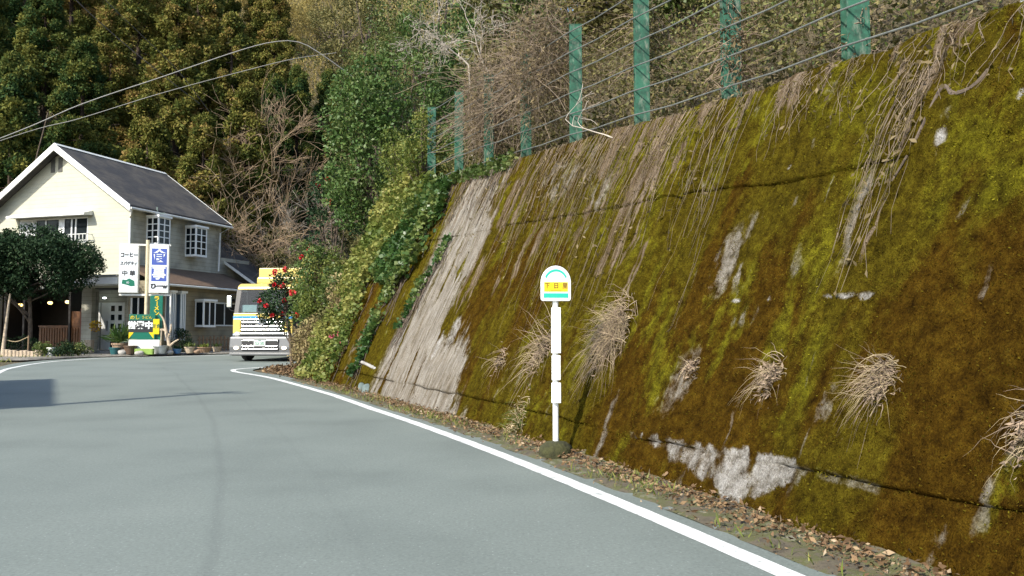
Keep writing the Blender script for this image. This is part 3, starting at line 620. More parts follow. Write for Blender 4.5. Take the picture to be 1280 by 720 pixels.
# fallen leaves along the verge
n = 17000
u = rng.uniform(-12, 18.2, n); o = np.clip(np.abs(rng.normal(0.0, 0.11, n)), 0, 0.5) + rng.uniform(-0.06, 0.04, n)
far = rng.random(n) < 0.12; o = np.where(far, rng.uniform(0, 0.5, n), o)
keep = noise2(u * 1.7, u * 0, 71) + rng.random(n) * 0.5 > 0.42; u, o = u[keep], o[keep]; n = len(u)
Yb = np.interp(u, _U, _Y); hpile = 0.05 + np.clip(0.07 - o * 0.3, 0, 0.07) * rng.random(n)
C = np.stack([np.interp(u, _U, _X) - np.interp(u, _U, _nx) * o, Yb - np.interp(u, _U, _ny) * o, road_z(Yb) + hpile * rng.uniform(0.3, 1, n)], 1)
D = np.stack([rng.normal(size=n), rng.normal(size=n), rng.normal(0, 0.4, n)], 1)
p1 = leaves(C, D, 0.018 + 0.055 * rng.random(n) ** 2.2, 0.45, rng.random(n))
n = 2600; ang = rng.uniform(0, 1, n); b = resample(np.array([(-4.9, 21.0), (-6.0, 22.6), (-7.0, 24.3), (-7.35, 25.5), (-6.9, 27.0)]), 300)[(ang * 299).astype(int)]
C = np.concatenate([b + rng.normal(0, 0.22, (n, 2)), (road_z(b[:, 1]) + rng.uniform(0.02, 0.10, n))[:, None]], 1)
D = np.stack([rng.normal(size=n), rng.normal(size=n), rng.normal(0, 0.4, n)], 1)
V, F, T = join([p1, leaves(C, D, rng.uniform(0.05, 0.13, n), 0.5, rng.random(n))])
kind(link('fallen_leaves', np_mesh('fallen_leaves', V, F, fattr=dict(tint=T)), M['litter']), 'stuff')
# sparse grass between the gutter slabs
n = 2600; u = rng.uniform(-6, 16, n); o = rng.uniform(0.03, 0.42, n); keep = noise2(u * 1.1, o * 3, 81) > 0.55; u, o = u[keep], o[keep]; n = len(u)
Yb = np.interp(u, _U, _Y); C = np.stack([np.interp(u, _U, _X) - np.interp(u, _U, _nx) * o, Yb - np.interp(u, _U, _ny) * o, road_z(Yb) + 0.0], 1)
D = np.stack([rng.normal(0, .5, n), rng.normal(0, .5, n), np.ones(n)], 1)
V, F, T = leaves(C, D, rng.uniform(0.04, 0.13, n), 0.12, rng.random(n))
kind(link('grass', np_mesh('grass', V, F, fattr=dict(tint=T)), M['yellowgreen']), 'stuff')

n = 22000; X = rng.uniform(-34, -4, n); Y = rng.uniform(-4, 34, n); k = sdist(X, Y, np.vstack([Lf[:, :], Lf[-1:] + 1])); ok = (k < -0.5) & (noise2(X * .8, Y * .8, 55) > .35) & ~((np.abs(X + 15) < 5.5) & (np.abs(Y - 13.5) < 5.5)); X, Y = X[ok], Y[ok]; n = len(X)
V, F, T = leaves(np.stack([X, Y, road_z(Y) - .02], 1), np.stack([rng.normal(0, .5, n), rng.normal(0, .5, n), np.ones(n)], 1), rng.uniform(.08, .28, n), .14, rng.random(n))
kind(link('grass', np_mesh('grass', V, F, fattr=dict(tint=T)), M['yellowgreen']), 'stuff')
# ------------------------------------------------------------------ bus stop
def printed_mat():
    m, nt, N, L, p = new_mat('faint_timetable_print'); tc = N.new('ShaderNodeTexCoord'); sx = N.new('ShaderNodeSeparateXYZ'); L.new(tc.outputs['Object'], sx.inputs[0])
    cb = N.new('ShaderNodeCombineXYZ'); L.new(sx.outputs[0], cb.inputs[0]); L.new(sx.outputs[2], cb.inputs[1])
    br = N.new('ShaderNodeTexBrick'); br.inputs['Scale'].default_value = 1; br.inputs['Brick Width'].default_value = 0.021; br.inputs['Row Height'].default_value = 0.017; br.inputs['Mortar Size'].default_value = 0.0035
    br.inputs['Color1'].default_value = (.62, .65, .67, 1); br.inputs['Color2'].default_value = (.42, .45, .48, 1); br.inputs['Mortar'].default_value = (.80, .83, .85, 1); L.new(cb.outputs[0], br.inputs['Vector'])
    L.new(br.outputs['Color'], p.inputs['Base Color']); p.inputs['Roughness'].default_value = .4; return m
M['printed'] = printed_mat()
P0 = np.array([0.475, 8.74, 0.0])
b = empty('bus_stop', P0, R(3)); b.scale = (0.95,) * 3; tag(b, 'white bus stop pole with round-topped green, white and yellow sign on the verge', 'bus stop')
mossblk = plain('mossy_block', (0.035, 0.036, 0.009), 0.95, var=0.6, scale=9, bump=1.0, bscale=25)
MB().lathe([(0.18, -0.04), (0.20, 0.06), (0.185, 0.12), (0.12, 0.17), (0.03, 0.185)], 14).build('base', mossblk, b, smooth=True)
MB().tube([(0, 0, 0.12), (0, 0, 1.86)], 0.034, 14).build('pole', M['pole_white'], b, smooth=True)
MB().tube([(0, 0, 0.70), (0, 0, 0.82)], 0.040, 14).build('collar', M['pole_white'], b, smooth=True)
def arch(w, h, n=18, inset=0.0, r=0.03):
    hw = w / 2 - inset; pts = []
    for k in range(5): a = -math.pi / 2 - k / 4 * math.pi / 2; pts.append((-hw + r + r * math.cos(a), inset + r + r * math.sin(a)))
    hc = h - w / 2
    for k in range(n + 1): a = math.pi - math.pi * k / n; pts.append((hw * math.cos(a), hc + hw * math.sin(a)))
    for k in range(5): a = -k / 4 * math.pi / 2; pts.append((hw - r + r * math.cos(a), inset + r + r * math.sin(a)))
    return pts
hd = MB().poly([(x, -0.06, 1.775 + z) for x, z in arch(0.38, 0.405)], (0, 0.05, 0)).build('sign_head', M['sign_white'], b, bevel=0.006); hd.scale.x = 0.91
# green arc: a band that follows the round top
pr = []
for k in range(23): a = math.pi * (0.13 + 0.74 * k / 22); pr.append((0.150 * math.cos(a), -0.0625, 1.99 + 0.150 * math.sin(a)))
for k in range(23): a = math.pi * (0.87 - 0.74 * k / 22); pr.append((0.128 * math.cos(a) * 1.02, -0.0625, 1.985 + 0.128 * math.sin(a)))
MB().poly(pr, (0, 0.003, 0)).build('green_arc', M['teal'], hd)
MB().box(-0.150, -0.0625, 1.882, 0.150, -0.0595, 1.992).build('yellow_band', M['yellow'], hd)
MB().box(-0.155, -0.0625, 1.812, 0.155, -0.0595, 1.864).build('green_band', M['teal'], hd)
text('下  日  里', 0.072, M['brownink'], hd, (0, -0.0655, 1.948), bold=0.0008, ext=0.001)
MB().box(-0.07, -0.0640, 1.897, 0.07, -0.0622, 1.902).build('small_print', M['brownink'], hd)
MB().box(-0.125, -0.0640, 1.790, 0.115, -0.0602, 1.796).build('small_print', M['greyink'], hd)
text('バス', 0.045, M['greyink'], hd, (0, -0.0615, 2.035), ext=0.0008)
for z0, z1, w in [(1.18, 1.70, 0.108), (0.875, 1.155, 0.100), (0.615, 0.845, 0.106)]:
    t = MB().box(-w / 2, -0.075, z0, w / 2, -0.035, z1).build('timetable_case', M['pole_white'], b, bevel=0.006)
    MB().box(-w / 2 + 0.014, -0.0765, z0 + 0.02, w / 2 - 0.014, -0.0745, z1 - 0.02).build('timetable_sheet', M['printed'], t)
    MB().box(-0.045, -0.036, (z0 + z1) / 2 - .02, 0.045, 0.04, (z0 + z1) / 2 + .02).build('clamp', M['steel'], t)
    MB().box(-0.02, -0.078, z1 - 0.06, 0.02, -0.0762, z1 - 0.054).build('small_print', M['greyink'], t)
    MB().box(-0.02, -0.078, z0 + 0.09, 0.02, -0.0762, z0 + 0.1).build('small_print', M['greyink'], t)

# ------------------------------------------------------------------ rockfall fence on the wall
fu = [1.15, 3.03, 5.04, 7.2, 9.38, 11.45, 13.3, 15.0, 16.72]
fb = W(np.array(fu), wall_top(np.array(fu)), -0.16)
fe = empty('rockfall_fence', fb[0]); tag(fe, 'green steel posts with horizontal cables standing along the wall top', 'fence')
for i, q in enumerate(fb):
    t, n_, _, _ = frame_w(fu[i]); q = q + n_ * 0.06 - fb[0]; ang = math.atan2(t[1], t[0]) - R(8)
    m = MB(); hh = 2.2 if i else 0.55
    for dy in (-0.09, 0.09): m.box(-0.105, dy - 0.007, -0.5, 0.105, dy + 0.007, hh)
    m.box(-0.006, -0.083, -0.5, 0.006, 0.083, hh - 0.003)
    po = m.build('post', M['green_steel'] if i else M['offwhite'], fe, loc=q, rz=ang - R(108))
    MB().box(-0.115, -0.105, hh, 0.115, 0.105, hh + 0.012).build('post_cap', M['green_steel'] if i else M['offwhite'], po)
for k in range(6):
    h = 0.28 + 0.36 * k; q = fb - fb[0] + np.array([0, 0, h]); s0 = q[0] - (q[1] - q[0]) * 1.6
    pp = [s0]
    for a, c in zip(np.vstack([s0, q[:-1]]), q): pp += [(a + c) / 2 - np.array([0, 0, 0.025]), c]
    MB().tube(np.array(pp) + np.array([0.10, -0.03, 0]) * -1, 0.010, 6).build('cable', M['wire'], fe, smooth=True)

# ------------------------------------------------------------------ plants: builders
def blob(c, r, n, size, ratio=0.55, up=0.3, tint=None, shell=0.55, squash=1.0, droop=0.0):
    """leaves spread through one clump"""
    d = norm(rng.normal(size=(n, 3))); d[:, 2] += up; d = norm(d)
    rad = r * (shell + (1 - shell) * rng.random(n) ** 0.6)
    C = np.asarray(c) + d * rad[:, None] * np.array([1, 1, squash])
    D = 0.6 * d + rng.normal(0, 0.6, (n, 3)) - np.array([0, 0, droop])
    return leaves(C, D, size * rng.uniform(0.6, 1.3, n), ratio, rng.random() if tint is None else tint, d + rng.normal(0, .4, (n, 3)))
def branches(base, d0, L0, r0, levels, nb, spread, seed, K=6, grav=0.0, wob=0.12):
    """bare limbs: returns array of polylines and radii"""
    g = np.random.default_rng(seed); out = []; rad = []
    def grow(p, d, L_, r_, lev):
        pts = [p]; q = p.copy(); dd = d.copy()
        for k in range(K - 1):
            dd = norm(dd + g.normal(0, wob, 3) + np.array([0, 0, grav])); q = q + dd * L_ / (K - 1); pts.append(q)
        pts = np.array(pts); out.append(pts); rad.append(np.linspace(r_, r_ * 0.45, K))
        if lev == 0: return
        for j in range(nb):
            k = g.integers(2, K); dv = norm(dd + g.normal(0, spread, 3))
            grow(pts[k], dv, L_ * g.uniform(0.5, 0.8), r_ * 0.5, lev - 1)
    grow(np.asarray(base, float), norm(np.asarray(d0, float)), L0, r0, levels)
    return np.array(out), np.array(rad)
def plant_obj(name, root, parts, mats, parent=None):
    pass

# cedars ------------------------------------------------------------
def cedar_meshes(seed, mat, H=14.0, Rm=2.5):
    g = np.random.default_rng(seed); parts = []
    nC = 175
    for k in range(nC):
        t = g.random() ** 0.85; z = H * (0.06 + 0.94 * t); rr = Rm * (1 - t) ** 0.62 * (0.9 + 0.3 * g.random()) + 0.15
        a = g.uniform(0, 2 * math.pi); fr = g.uniform(0.55, 1.0)
        c = np.array([rr * fr * math.cos(a), rr * fr * math.sin(a), z - 0.25 * fr * rr])
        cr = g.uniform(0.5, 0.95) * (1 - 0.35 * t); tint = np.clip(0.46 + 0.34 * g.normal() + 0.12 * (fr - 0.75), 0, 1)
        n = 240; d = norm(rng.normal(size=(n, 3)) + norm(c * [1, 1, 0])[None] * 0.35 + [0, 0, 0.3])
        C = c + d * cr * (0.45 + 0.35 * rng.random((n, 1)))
        parts.append(leaves(C, 0.45 * d + rng.normal(0, 0.6, (n, 3)), cr * rng.uniform(0.26, 0.46, n), 0.5, np.clip(tint + 0.18 * d[:, 2], 0, 1), d))  # puff tops and outer clumps tinted paler; sun and shade put into colour
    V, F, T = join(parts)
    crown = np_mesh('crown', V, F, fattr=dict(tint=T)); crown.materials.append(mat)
    m = MB(); m.tube([(0, 0, -0.6), (0.03, 0, H * 0.3), (0, 0.04, H * 0.65), (0, 0, H * 0.98)], [0.27, 0.2, 0.12, 0.03], 9, 16)
    for k in range(26):
        z = H * (0.14 + 0.8 * k / 26); a = k * 2.4; l = Rm * (1 - k / 26) ** 0.62 * 0.8
        m.tube([(0, 0, z), (l * .5 * math.cos(a), l * .5 * math.sin(a), z - .1), (l * math.cos(a), l * math.sin(a), z - .2)], [0.05, 0.02], 5, 5, cap=False)
    bmesh.ops.recalc_face_normals(m.b, faces=m.b.faces); tr = bpy.data.meshes.new('trunk'); m.b.to_mesh(tr); m.b.free(); tr.materials.append(M['cedarbark']); tr.shade_smooth()
    return crown, tr
protoC = [cedar_meshes(1, M['cedar']), cedar_meshes(2, M['cedar'], 15, 2.7), cedar_meshes(3, M['cedargreen'], 14, 2.6)]
cedars = [  # px, depth, mesh, scale, label
    (8, 47, 2, 0.95, 'dark green cedar at the photo edge beside the left slope of the house roof'),
    (-62, 50, 2, 1.0, 'dark cedar mostly cut off by the left photo edge, low'),
    (95, 52, 2, 1.0, 'deep green cedar whose crown rises directly behind the house ridge'),
    (180, 50, 0, 0.95, 'yellow-brown cedar rising just behind the far roof slope of the house'),
    (250, 49, 1, 0.9, 'full olive-brown cedar standing past the back eave of the house'),
    (305, 52, 0, 1.0, 'rusty cedar at the edge of the forest beside the bare tan trees'),
    (45, 57, 2, 1.0, 'dark cedar in the second row above the house gable'),
    (130, 58, 1, 1.0, 'brownish cedar in the second row above the gable peak'),
    (215, 57, 1, 1.05, 'tall yellowish cedar in the second row above the house roof end'),
    (283, 59, 0, 0.95, 'ochre cedar in the second row under the two pale overhead cables'),
    (-15, 65, 2, 1.0, 'green cedar in the third row at the upper left corner'),
    (78, 66, 0, 1.0, 'sunlit yellow-green cedar in the third row near the upper left'),
    (165, 66, 1, 1.0, 'reddish-olive cedar in the third row crossed by a black wire'),
    (240, 67, 0, 1.05, 'pale brown cedar in the third row below the top photo edge'),
    (310, 70, 1, 0.8, 'small cedar in the third row next to the pale dry slope'),
    (20, 76, 2, 1.0, 'dark cedar in the highest row, farthest left of those seen'),
    (120, 77, 1, 1.0, 'cedar in the highest row above the black wires'),
    (205, 77, 0, 1.05, 'brown cedar in the highest row, nearest the pale dry slope'),
    (340, 60, 2, 0.85, 'short green cedar behind the bare tan branches above the truck'),
    (368, 62, 2, 0.8, 'dark cedar behind the upright leafless tree on the far bank'),
    (408, 64, 2, 0.75, 'dark cedar farthest right, half hidden by the glossy broadleaf tree'),
    (338, 70, 1, 0.8, 'olive cedar on the slope right below the straw-coloured bamboo'),
    (-40, 58, 2, 1.0, 'dark cedar at the left photo edge in the second row'),
    (160, 88, 0, 1.0, 'yellowish cedar at the very top of the forest, middle'),
    (60, 88, 2, 1.0, 'green cedar at the very top of the forest, left'),
    (262, 84, 1, 0.9, 'brown cedar at the very top of the forest beside the bamboo')] + [(px, Y, k, 1.0, 'dark cedar beyond the left photo edge, out of the picture') for px, Y, k in ((-120, 54, 2), (-190, 52, 0), (-260, 50, 2), (-150, 66, 1), (-230, 64, 2), (-310, 60, 0), (-100, 80, 2))]
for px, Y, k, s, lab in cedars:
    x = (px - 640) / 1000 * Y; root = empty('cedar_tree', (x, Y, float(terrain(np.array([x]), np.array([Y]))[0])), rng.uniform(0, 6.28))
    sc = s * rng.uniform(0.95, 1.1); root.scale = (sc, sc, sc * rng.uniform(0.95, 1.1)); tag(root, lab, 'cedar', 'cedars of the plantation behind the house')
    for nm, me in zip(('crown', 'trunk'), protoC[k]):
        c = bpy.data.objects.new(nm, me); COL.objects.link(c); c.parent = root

# broadleaf trees and shrubs ------------------------------------------------------------
def leafy(name, label, cat, base, height, rx, ry, mat, n_cl, per, leaf, grp=None, clump=0.42, low=0.25, extra=None, trunk=True, lean=(0, 0), ratio=0.55):
    """tree or shrub: a trunk with limbs, and clumps of leaves in an uneven ellipsoid"""
    base = np.asarray(base, float); root = empty(name, base); tag(root, label, cat, grp)
    cz = height * (low + 1) / 2; rz = height * (1 - low) / 2; parts = []; cs = []
    for k in range(n_cl):
        d = norm(rng.normal(size=3)); f = rng.uniform(0.45, 1.0) ** 0.7
        c = np.array([d[0] * rx * f + lean[0], d[1] * ry * f + lean[1], cz + d[2] * rz * f]); cs.append(c)
        parts.append(blob(c, clump * rng.uniform(0.6, 1.25), per, leaf, ratio, 0.25, np.clip(rng.normal(0.45, 0.25), 0, 1)))
    V, F, T = join(parts)
    cr = link('crown' if trunk else 'foliage', np_mesh('crown', V, F, fattr=dict(tint=T)), mat, root)
    m = MB(); top = np.array([lean[0] * .8, lean[1] * .8, cz])
    m.tube([(0, 0, -0.4), top * 0.5 + [0.05, 0, 0], top], [max(0.03, height * 0.022), height * 0.008], 8, 10)
    for c in cs[::max(1, n_cl // 16)]:
        s0 = top * rng.uniform(0.35, 0.9); m.tube([s0, (s0 + c) / 2 + [0, 0, -0.05 * height / 3], c], [height * 0.008, 0.006], 5, 6, cap=False)
    m.build('trunk' if trunk else 'stem', M['bark'], root, smooth=True)
    if extra: extra(root, cs)
    return root
def bp(px, Y, dz=0.0):
    x = (px - 640) / 1000 * Y; return np.array([x, Y, float(terrain(np.array([x]), np.array([float(Y)]))[0]) + dz])
def zat(py, Y): return float(pt(640, py, Y)[2])

b0 = bp(462, 25.0); leafy('evergreen_tree', 'glossy dark green broadleaf tree on the bank left of the first green fence posts', 'tree', b0, zat(70, 25.0) - b0[2], 1.4, 1.2, M['glossy'], 100, 150, 0.13, low=0.02, clump=0.45)
b0 = bp(520, 31); leafy('evergreen_tree', 'mid green tree high on the slope behind the glossy broadleaf tree', 'tree', b0, zat(25, 31) - b0[2], 2.0, 1.6, M['glossy'], 80, 120, 0.15, low=0.1, clump=0.55)
b0 = bp(468, 56); leafy('evergreen_tree', 'bright green rounded tree high above the bare tan branches', 'tree', b0, zat(25, 56) - b0[2], 3.4, 3.0, M['midgreen'], 90, 120, 0.16, low=0.1, clump=0.6)
b0 = bp(425, 80); leafy('evergreen_tree', 'brownish broadleaf tree at the top between the pale bamboo and the green slope', 'tree', b0, zat(-30, 80) - b0[2], 4.2, 3.4, M['olive'], 80, 110, 0.18, low=0.1, clump=0.65)
b0 = bp(600, 34.5); leafy('evergreen_tree', 'dark tree at the top edge behind the grey bare twigs', 'tree', b0, zat(-40, 34.5) - b0[2], 2.4, 2.2, M['glossy'], 85, 120, 0.16, low=0.1, clump=0.6)
for px, Y, top, rx, mt, lab in [(640, 27, -60, 1.7, 'olive', 'olive tree at the top edge behind the brown vine heap'), (700, 24, -70, 1.6, 'midgreen', 'leafy tree at the top edge behind the tallest isolated post'), (775, 21, -90, 1.6, 'olive', 'olive scrub tree at the top edge behind the cables'),
        (600, 33, -60, 2.2, 'glossy', 'dark glossy tree at the top edge left of the olive tree'), (500, 58, -40, 3.2, 'midgreen', 'tall green tree at the top edge above the bright rounded tree'), (455, 74, -60, 4.0, 'olive', 'olive tree far up the slope at the top edge'), (545, 60, -80, 3.4, 'midgreen', 'large green tree far up the slope behind the dark hollow'), (870, 17, -120, 1.4, 'midgreen', 'green scrub tree at the top edge behind the sleeved post'), (380, 100, -30, 4.0, 'olive', 'brownish tree at the top edge behind the bamboo grove')]:
    b0 = bp(px, Y); leafy('evergreen_tree', lab, 'tree', b0, max(3, zat(top, Y) - b0[2]), rx, rx * .9, M[mt], 75, 110, 0.1 + Y * .0025, 'trees on the slope above the fence', 0.28 * rx, 0.1)
for px, Y, top, rx, lab in [(350, 84, 0, 2.4, 'pale yellow bamboo clump right of the cedars under the cable end'), (395, 88, -10, 2.8, 'pale bamboo grove at the top edge above the bare tan branches'), (318, 92, -15, 3.0, 'straw-coloured bamboo patch far up the slope beside the cedars')]:
    b0 = bp(px, Y); leafy('bamboo', lab, 'bamboo', b0, zat(top, Y) - b0[2], rx, rx, M['bamboo'], 60, 130, 0.22, 'bamboo on the far slope', 0.7, 0.15, ratio=0.25)

def flowers(mat, n, rr, lo=0.0, cond=None):
    def f(root, cs):
        c = [q for q in cs if cond is None or cond(q)]
        for _ in range(n):
            q = c[rng.integers(len(c))] + norm(np.array([rng.normal(-.5, .5), -1.0, rng.normal(0.2, .5)])) * 0.30
            V, F, T = petals([q], rr); link('blossom', np_mesh('blossom', V, F, fattr=dict(tint=T)), mat, root)
    return f
b0 = bp(392, 25.4); leafy('camellia_shrub', 'tall camellia shrub with red blossoms leaning in front of the truck', 'shrub', b0, zat(300, 25.6) - b0[2], 0.80, 0.8, M['glossy'], 52, 110, 0.10, low=0.10, clump=0.30, extra=flowers(M['red'], 22, 0.085), trunk=True)
b0 = bp(347, 25.9); b0[2] = 0.2
leafy('camellia_shrub', 'loose camellia with pinkish red blossoms hanging over the truck cab corner', 'shrub', bp(367, 26.1), zat(332, 26.1) - 0.2, 0.62, 0.5, M['darkleaf'], 36, 80, 0.10, low=0.35, clump=0.26, extra=flowers(M['red'], 14, 0.075), lean=(-0.40, 0))
b0 = bp(415, 27.2); leafy('camellia_shrub', 'greyish camellia with a few red flowers below the glossy broadleaf tree', 'shrub', b0, zat(205, 28.5) - b0[2], 0.95, 0.8, M['darkleaf'], 40, 110, 0.12, low=0.1, clump=0.36, extra=flowers(M['red'], 7, 0.10))
shr = [  # px, Y, top v, rx, mat, label
    (405, 24.4, 318, 0.85, 'yellowgreen', 'yellow-green bush beside the red camellia at the bend'), (432, 23.4, 335, 0.8, 'midgreen', 'mid green bush on the bank right of the camellia'),
    (395, 23.9, 400, 0.5, 'straw_leaf', 'low tan dry bush at the foot of the bank by the white line'), (425, 22.4, 400, 0.55, 'olive', 'olive scrub at the foot of the bank near the drain pipe'),
    (448, 22.4, 325, 0.7, 'midgreen', 'rounded green bush halfway up the bank left of the ivy'), (470, 23.4, 300, 0.6, 'olive', 'olive bush high on the bank under the glossy tree'),
    (388, 24.7, 412, 0.40, 'dryleaf', 'brown withered bush touching the truck bumper in view'), (438, 28.0, 275, 0.9, 'olive', 'olive bush on the bank behind the greyish camellia'),
    (428, 25.5, 330, 0.7, 'dryleaf', 'brown dead bush behind the camellias on the bank'), (352, 47.5, 285, 2.0, 'olive', 'dull green bush beyond the road behind the truck roof'), (510, 22.0, 160, 0.8, 'yellowgreen', 'yellowish creeper mound left of the first green post'),
    (527, 20.6, 138, 0.55, 'yellowgreen', 'yellow-green creeper heap touching the first green post'), (412, 21.9, 440, 0.4, 'straw_leaf', 'pale dry grass clump at the foot of the bank by the pink flowers'), (385, 23.6, 440, 0.35, 'straw_leaf', 'pale dry grass clump nearest the white line corner'), (440, 22.0, 350, 0.6, 'straw_leaf', 'tan dry bush on the bank between the creepers'),
    (410, 25.5, 300, 0.7, 'midgreen', 'yellow-tinged bush between camellia and bank top')]
for px, Y, top, rx, mt, lab in shr:
    b0 = bp(px, Y); leafy('bush', lab, 'bush', b0, max(0.7, zat(top, Y) - b0[2]), rx, rx * 0.85, M[mt], int(26 + 26 * rx), 100, 0.085, 'bushes on the bank at the bend', 0.30, 0.05, trunk=False)

# ivy and creepers growing over the end of the wall
def creeper(label, region, n, leaf, mat, seed, hmax=0.25, stems=30):
    g = np.random.default_rng(seed); q = []
    us_, zs_ = np.array(region)[:, 0], np.array(region)[:, 1]
    while len(q) < n:
        u = g.uniform(us_.min(), us_.max(), n * 3); z = g.uniform(zs_.min(), zs_.max(), n * 3); ins = np.zeros(len(u), bool); j = len(us_) - 1
        for i in range(len(us_)):
            c = ((zs_[i] > z) != (zs_[j] > z)) & (u < (us_[j] - us_[i]) * (z - zs_[i]) / (zs_[j] - zs_[i] + 1e-9) + us_[i]); ins ^= c; j = i
        ok = ins & (noise2(u * 2.5, z * 2.5, seed) + 0.35 * g.random(len(u)) > 0.42); q += list(np.stack([u[ok], z[ok]], 1))
    q = np.array(q[:n]); bulge = fbm(q[:, 0] * 1.5, q[:, 1] * 1.5, seed + 3)
    h = 0.04 + hmax * bulge * g.random(n) ** 0.5
    C = W(q[:, 0], q[:, 1], h); t, n_, up, out = frame_w(float(us_.mean()))
    D = out * 0.7 + g.normal(0, 0.6, (n, 3)) - np.array([0, 0, 0.5])
    p1 = leaves(C, D, leaf * g.uniform(0.6, 1.4, n), 0.8, sst(.3, .7, bulge))
    K = 8; i = g.integers(0, n, stems); tt = np.linspace(0, 1, K)
    Uu = q[i, 0][:, None] + np.cumsum(g.normal(0, .05, (stems, K)), 1); Zz = np.clip(q[i, 1][:, None] - tt * g.uniform(.4, 1.2, (stems, 1)), 0, 6)
    p2 = tubesN(W(Uu, Zz, 0.04), 0.008 * np.ones((stems, K)), 4)
    V, F, T = join([p1, p2])
    o = link('creeper', np_mesh('creeper', V, F, fattr=dict(tint=T), midx=np.r_[np.zeros(n), np.ones(len(p2[1]))]), [mat, M['bark']])
    return tag(o, label, 'creeper', 'creepers over the far end of the wall')
creeper('yellow-green creeper sheet pouring down from the first green fence posts', [(15.9, 5.2), (19.0, 5.6), (19.3, 2.4), (17.6, 2.2), (16.7, 3.6), (15.8, 4.4)], 5200, 0.11, M['yellowgreen'], 31, 0.5)
creeper('dark green ivy mat hanging from the wall corner beside the bare concrete', [(14.3, 4.7), (15.9, 5.1), (16.8, 3.8), (17.3, 2.9), (16.2, 2.4), (14.7, 2.5), (14.2, 3.2)], 4200, 0.12, M['ivy'], 32, 0.40)
creeper('narrow ivy tongue reaching down the mossy wall end', [(15.0, 2.7), (15.7, 2.7), (15.55, 0.3), (15.1, 0.3)], 900, 0.10, M['ivy'], 33, 0.22)
creeper('thin ivy line climbing the stained concrete under the fence', [(12.95, 3.3), (13.3, 3.3), (13.9, 1.4), (13.6, 1.4)], 420, 0.09, M['ivy'], 34, 0.12)
creeper('pale dry creeper at the foot of the wall end beside the drain pipe', [(17.0, 2.6), (19.3, 2.9), (19.3, 0.0), (16.6, 0.0)], 3600, 0.09, M['yellowgreen'], 35, 0.45)
creeper('moss-coloured creeper on the wall lip above the bare concrete', [(11.3, 4.5), (15.5, 4.75), (15.5, 5.0), (11.3, 4.85)], 700, 0.09, M['midgreen'], 36, 0.2)

# bare trees ------------------------------------------------------------
def bare(label, base, d, L0, r0, lv, nb, spread, mat, seed, grav=0.0, grp='bare trees on the bank', wob=0.12, stem=0.0):
    P, Rr = branches((0, 0, stem - 0.2), d, L0, r0, lv, nb, spread, seed, 6, grav, wob); root = empty('bare_tree', base); tag(root, label, 'bare tree', grp)
    V, F = tubesN(P[:1], Rr[:1], 7)
    if stem: V, F, _ = join([(V, F), tubesN(np.array([[(0.15, 0.1, -.3), (.1, .05, stem * .5), (0, 0, stem - .2)]]), np.array([[r0 * 1.5, r0 * 1.2, r0]]), 7)])
    link('trunk', np_mesh('trunk', V, F), mat, root, True)
    V, F = tubesN(P[1:], np.maximum(Rr[1:], 0.005 if base[1] < 40 else 0.010), 4); link('branches', np_mesh('branches', V, F), mat, root)
    return root
bare('leafless tan tree spreading left above the truck roof', bp(402, 51), (-0.6, -.1, 0.75), 6.0, 0.09, 4, 5, 0.50, M['twig_tan'], 41)
bare('leafless tan tree leaning left under the cable end', bp(432, 56), (-0.8, 0, 0.9), 7.5, 0.10, 4, 5, 0.46, M['twig_tan'], 42)
bare('leafless pale tree standing upright behind the camellias', bp(376, 53), (-0.25, 0, 1), 7.5, 0.10, 4, 5, 0.5, M['twig_tan'], 43)
bare('low fan of bare stems right of the lower house roof', bp(345, 49.5), (-0.35, -0.1, 0.9), 4.5, 0.08, 4, 5, 0.6, M['twig_tan'], 44)
bare('many-stemmed leafless tree in the middle of the far bank below the bamboo', bp(392, 55), (-0.5, 0, 0.8), 7.0, 0.09, 4, 5, 0.55, M['twig_tan'], 50)
bare('pale leafless tree right behind the glossy tree, arching left', bp(440, 51), (-0.7, 0, 1), 6.5, 0.09, 4, 5, 0.5, M['twig_grey'], 51)
bare('tangled whitish bare shrub above the first green posts', bp(612, 22.5), (-0.5, -0.15, .8), 1.5, 0.03, 4, 4, 0.8, M['twig_white'], 45, wob=0.28, stem=2.6)
bare('grey bare twigs arching over the dark hollow at the top', bp(585, 24.0), (-0.4, -0.1, .6), 1.5, 0.03, 4, 4, 0.8, M['twig_white'], 46, wob=0.28, stem=3.4)
bare('fallen pale branch on the wall top between two green posts', W(7.6, 4.42, 0.1), (-0.6, 0.25, 0.3), 0.9, 0.012, 2, 3, 0.5, M['twig_white'], 49, wob=0.25)

# dry undergrowth on the slope above the wall
def scatter(u0, u1, d0, d1, n, g):
    u = g.uniform(u0, u1, n); d = g.uniform(d0, d1, n)
    X = np.interp(u, _U, _X) + np.interp(u, _U, _nx) * d; Y = np.interp(u, _U, _Y) + np.interp(u, _U, _ny) * d
    return np.stack([X, Y, terrain(X, Y)], 1)
g = np.random.default_rng(90)
n, K = 9000, 7
base = scatter(-9, 15.5, 3.15, 10.5, n, g); t = np.linspace(0, 1, K)[None, :, None]
a = norm(np.stack([g.normal(-0.15, .4, n), g.normal(-0.15, .4, n), g.uniform(0.5, 1.3, n)], 1))[:, None]
P = base[:, None] + a * g.uniform(.25, 1.1, (n, 1, 1)) * t + np.cumsum(g.normal(0, .05, (n, K, 3)), 1) + np.array([-.3, -.15, -.9]) * (t ** 2) * g.uniform(0, 1.0, (n, 1, 1))
V, F = tubesN(P, g.uniform(.002, .0045, (n, 1)) * (1.1 - .8 * np.linspace(0, 1, K)), 3)
kind(link('dry_undergrowth_stems', np_mesh('dry_undergrowth_stems', V, F), plain('brown_brush_stems', (0.105, 0.08, 0.045), .95, var=.6, scale=1.5)), 'stuff')
